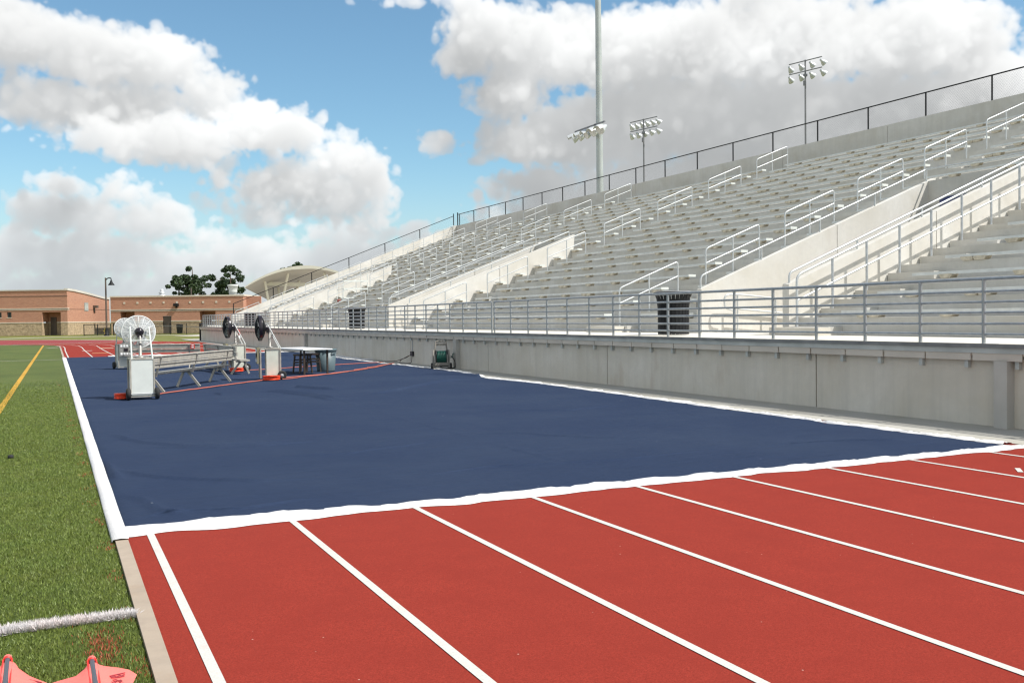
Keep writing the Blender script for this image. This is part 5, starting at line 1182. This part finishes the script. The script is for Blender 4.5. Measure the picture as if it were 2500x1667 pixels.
def cloud_image(CLOUDS, A0=-9.0, A1=63.0, E0=-1.0, E1=21.5, NA=1200, NE=380, NR=44, DEP=13.0, seed=5, sigma=1.8):
    """ray-marched cumulus field in azimuth / elevation / depth (all in degrees); returns rgb, alpha"""
    rn = np.random.default_rng(seed)
    a = (A0 + (A1 - A0) * (np.arange(NA) + .5) / NA).astype(np.float32); e = (E0 + (E1 - E0) * (np.arange(NE) + .5) / NE).astype(np.float32)
    r = ((np.arange(NR) + .5) / NR * DEP - DEP / 2).astype(np.float32)
    da, de, dr = a[1] - a[0], e[1] - e[0], r[1] - r[0]
    # band-passed noise octaves on the grid
    ka = np.fft.fftfreq(NA, da).astype(np.float32)[None, :, None]; ke = np.fft.fftfreq(NE, de).astype(np.float32)[:, None, None]; kr = np.fft.rfftfreq(NR, dr).astype(np.float32)[None, None, :]
    kk = np.sqrt(ka ** 2 + (ke * 1.0) ** 2 + kr ** 2) + 1e-6
    W = np.fft.rfftn(rn.standard_normal((NE, NA, NR), dtype=np.float32))
    def band(wl):
        f = np.exp(-0.5 * (np.log(kk * wl) / 0.42) ** 2); n = np.fft.irfftn(W * f, s=(NE, NA, NR)).astype(np.float32); return n / n.std()
    nz = np.zeros((NE, NA, NR), np.float32)
    for wl, amp, bil in NOISE:
        n = band(wl); nz += amp * ((np.abs(n) - 0.8) * bil + n * (1 - bil) * 0.8)
    base = np.full((NE, NA, NR), -1.5, np.float32)
    for (ax, ey, rx, ry, soft, dz) in CLOUDS:
        rz = min(rx, ry * 1.6) * 0.95; rz = min(rz, DEP * 0.46)
        i0, i1 = np.searchsorted(a, [ax - 2.4 * rx, ax + 2.4 * rx]); j0, j1 = np.searchsorted(e, [ey - 2.4 * ry, ey + 2.4 * ry])
        if i1 <= i0 or j1 <= j0: continue
        ee = (e[j0:j1] - ey) / ry; ee = np.where(ee < 0, ee * 1.25, ee)
        d = np.sqrt(((a[i0:i1] - ax) / rx)[None, :, None] ** 2 + ee[:, None, None] ** 2 + (((r - dz) / rz) ** 2)[None, None, :])
        s = min(rx, ry * 1.3); v = (1 - d) * np.clip(s, 0.7, 3.0) * 0.75
        sl = base[j0:j1, i0:i1]; m = np.maximum(sl, v); df = np.minimum(np.abs(sl - v), 0.5); base[j0:j1, i0:i1] = m + (0.5 - df) ** 2 * 0.5 * (m > -1.4)
    F = base + nz * np.clip((base + 0.75) / 0.5, 0, 1); D = np.clip(F, 0, 1.0); D = D * D / (D * D + 0.035)
    # light from the upper right : sweep down the elevation rows
    su = (0.562, 0.81, -0.17); step = de / su[1]
    sa, sr = su[0] * step / da, su[2] * step / dr
    def shift(T, s, ax):
        i = int(np.floor(s)); f = s - i; p = np.roll(T, -i, ax); q = np.roll(T, -i - 1, ax)
        if ax == 1:
            if i + 1 > 0: q[:, -(i + 1):] = 0
        return p * (1 - f) + q * f
    TS = np.zeros((NE, NA, NR), np.float32); TU = np.zeros_like(TS); T = np.zeros((NA, NR), np.float32); U = T.copy()
    for j in range(NE - 2, -1, -1):
        T = T + D[j + 1] * step * 0.5; T = shift(shift(T, sa, 0), sr, 1); T[NA - 2:] = 0; T = T + D[j] * step * 0.5
        if j % 3 == 0: T = 0.98 * T + 0.01 * (np.roll(T, 1, 0) + np.roll(T, -1, 0))
        U = U + D[j] * de; TS[j] = T; TU[j] = U
    k = SH
    sunl = 0.62 * np.exp(-k * TS) + 0.38 * np.exp(-k * 0.16 * TS); amb = np.exp(-0.42 * TU)
    lum_s = np.zeros((NE, NA), np.float32); lum_a = np.zeros_like(lum_s); Tv = np.ones((NE, NA), np.float32)
    for q in range(NR):
        al = 1 - np.exp(-sigma * D[:, :, q] * dr); lum_s += Tv * al * sunl[:, :, q]; lum_a += Tv * al * amb[:, :, q]; Tv *= 1 - al
    A = 1 - Tv; inv = 1 / np.maximum(A, 1e-4); ls = lum_s * inv; la = lum_a * inv
    sunc = np.array(SUNC); ambc = np.array(AMBC); low = np.array(LOWC)
    rgb = ls[..., None] * sunc + la[..., None] * ambc + low
    def blur(x, n):
        for _ in range(n):
            x = (np.roll(x, 1, 0) + 2 * x + np.roll(x, -1, 0)) / 4; x = (np.roll(x, 1, 1) + 2 * x + np.roll(x, -1, 1)) / 4
        return x
    pm = rgb * A[..., None]; As = blur(A, 8); rgb_s = blur(pm, 8) / np.maximum(As, 1e-3)[..., None]
    rgb = 0.45 * rgb + 0.55 * rgb_s
    q = blur(rn.standard_normal((NE // 20 + 2, NA // 20 + 2)), 2); q = q / q.std(); yi = np.linspace(0, q.shape[0] - 1.01, NE); xi = np.linspace(0, q.shape[1] - 1.01, NA)
    y0 = yi.astype(int); x0 = xi.astype(int); ty = (yi - y0)[:, None]; tx_ = (xi - x0)[None, :]
    m = (q[y0][:, x0] * (1 - tx_) + q[y0][:, x0 + 1] * tx_) * (1 - ty) + (q[y0 + 1][:, x0] * (1 - tx_) + q[y0 + 1][:, x0 + 1] * tx_) * ty
    rgb = rgb * (1 + 0.06 * m)[..., None]; A = np.maximum(A * 0.75 + 0.25 * blur(A, 3), 0)
    return a, e, rgb.astype(np.float32), A.astype(np.float32)

CA0, CA1, CE0, CE1 = -9.0, 63.0, -1.0, 21.5
ca, ce, crgb, calp = cloud_image(CLOUDS, CA0, CA1, CE0, CE1)
fadee = np.clip((CE1 - ce) / 1.2, 0, 1)[:, None] * np.clip((ca - CA0) / 3, 0, 1)[None, :] * np.clip((CA1 - ca) / 3, 0, 1)[None, :]
crgba = np.concatenate([crgb, (calp * fadee)[..., None]], -1).astype(np.float32)
im = bpy.data.images.new('procedural_clouds', crgba.shape[1], crgba.shape[0], alpha=True, float_buffer=True)
im.colorspace_settings.name = 'Non-Color'; im.alpha_mode = 'CHANNEL_PACKED'
im.pixels.foreach_set(crgba.reshape(-1)); im.update(); im.pack()
tc = N.new('ShaderNodeTexCoord')
sep = N.new('ShaderNodeSeparateXYZ'); L.new(tc.outputs['Generated'], sep.inputs[0])
az = mth(N, L, 'MULTIPLY', mth(N, L, 'ARCTAN2', sep.outputs[0], sep.outputs[1]), 180 / math.pi)
el = mth(N, L, 'MULTIPLY', mth(N, L, 'ARCSINE', sep.outputs[2]), 180 / math.pi)
cmb = N.new('ShaderNodeCombineXYZ')
L.new(mth(N, L, 'MULTIPLY_ADD', az, 1 / (CA1 - CA0), -CA0 / (CA1 - CA0)), cmb.inputs[0]); L.new(mth(N, L, 'MULTIPLY_ADD', el, 1 / (CE1 - CE0), -CE0 / (CE1 - CE0)), cmb.inputs[1])
ti = N.new('ShaderNodeTexImage'); ti.image = im; ti.extension = 'CLIP'; ti.interpolation = 'Cubic'; L.new(cmb.outputs[0], ti.inputs['Vector'])
def sstep(x, a, b_):
    r = N.new('ShaderNodeMapRange'); r.interpolation_type = 'SMOOTHSTEP'; L.new(x, r.inputs[0]); r.inputs[1].default_value = a; r.inputs[2].default_value = b_; return r.outputs[0]
# added cloud cover out of view, kept bright and warm to lift shaded sides
oth = sstep(noise(N, L, tc.outputs['Generated'], 2.6, 6, 0.62, 0.3), 0.44, 0.56)
inside = mth(N, L, 'MULTIPLY', sstep(az, CA0 - 4, CA0 + 3), mth(N, L, 'SUBTRACT', 1.0, sstep(az, CA1 - 3, CA1 + 4)))
inside = mth(N, L, 'MULTIPLY', inside, mth(N, L, 'SUBTRACT', 1.0, sstep(el, CE1 - 1.0, CE1 + 6)))
oth = mth(N, L, 'MULTIPLY', mth(N, L, 'MULTIPLY', oth, sstep(el, -1, 3)), mth(N, L, 'SUBTRACT', 1.0, inside))
alpha = mth(N, L, 'MAXIMUM', ti.outputs['Alpha'], oth)
ccol = mixcol(N, L, oth, ti.outputs['Color'], (1.15, 1.12, 1.06))
HZ = (0.60, 0.665, 0.71)
hz = mth(N, L, 'POWER', sstep(el, 10.0, -1.0), 1.3)
ccol = mixcol(N, L, mth(N, L, 'MULTIPLY', hz, 0.70), ccol, HZ)
sky = N.new('ShaderNodeTexSky'); sky.sky_type = 'NISHITA'; sky.sun_disc = False; sky.sun_elevation = EL; sky.sun_rotation = AZ; sky.air_density = 1.0; sky.dust_density = 0.4; sky.ozone_density = 1.6; sky.altitude = 50
skyc = mixcol(N, L, 1.0, sky.outputs['Color'], (0.80, 1.0, 0.99), 'MULTIPLY')
skyc = mixcol(N, L, mth(N, L, 'MULTIPLY', hz, 0.85), skyc, [v * 6.8302 for v in HZ])
mixn = mixcol(N, L, alpha, skyc, mixcol(N, L, 1.0, ccol, (6.8302, 6.8302, 6.8302), 'MULTIPLY'))
bg = N.new('ShaderNodeBackground'); bg.inputs['Strength'].default_value = 0.1; L.new(mixn, bg.inputs['Color'])
out = N.new('ShaderNodeOutputWorld'); L.new(bg.outputs[0], out.inputs[0])
w.cycles.sampling_method = 'MANUAL'; w.cycles.sample_map_resolution = 1024

# ------------------------------------------------------------------ output settings
vs_ = sc.view_settings; vs_.view_transform = 'Standard'; vs_.look = 'None'; vs_.exposure = 0.55; vs_.gamma = 1.0
try: vs_.use_curve_mapping = False
except Exception: pass
sc.render.engine = 'CYCLES'; sc.cycles.use_denoising = True; sc.cycles.max_bounces = 8; sc.cycles.diffuse_bounces = 5
sc.cycles.sample_clamp_indirect = 6.0; sc.cycles.filter_width = 1.3
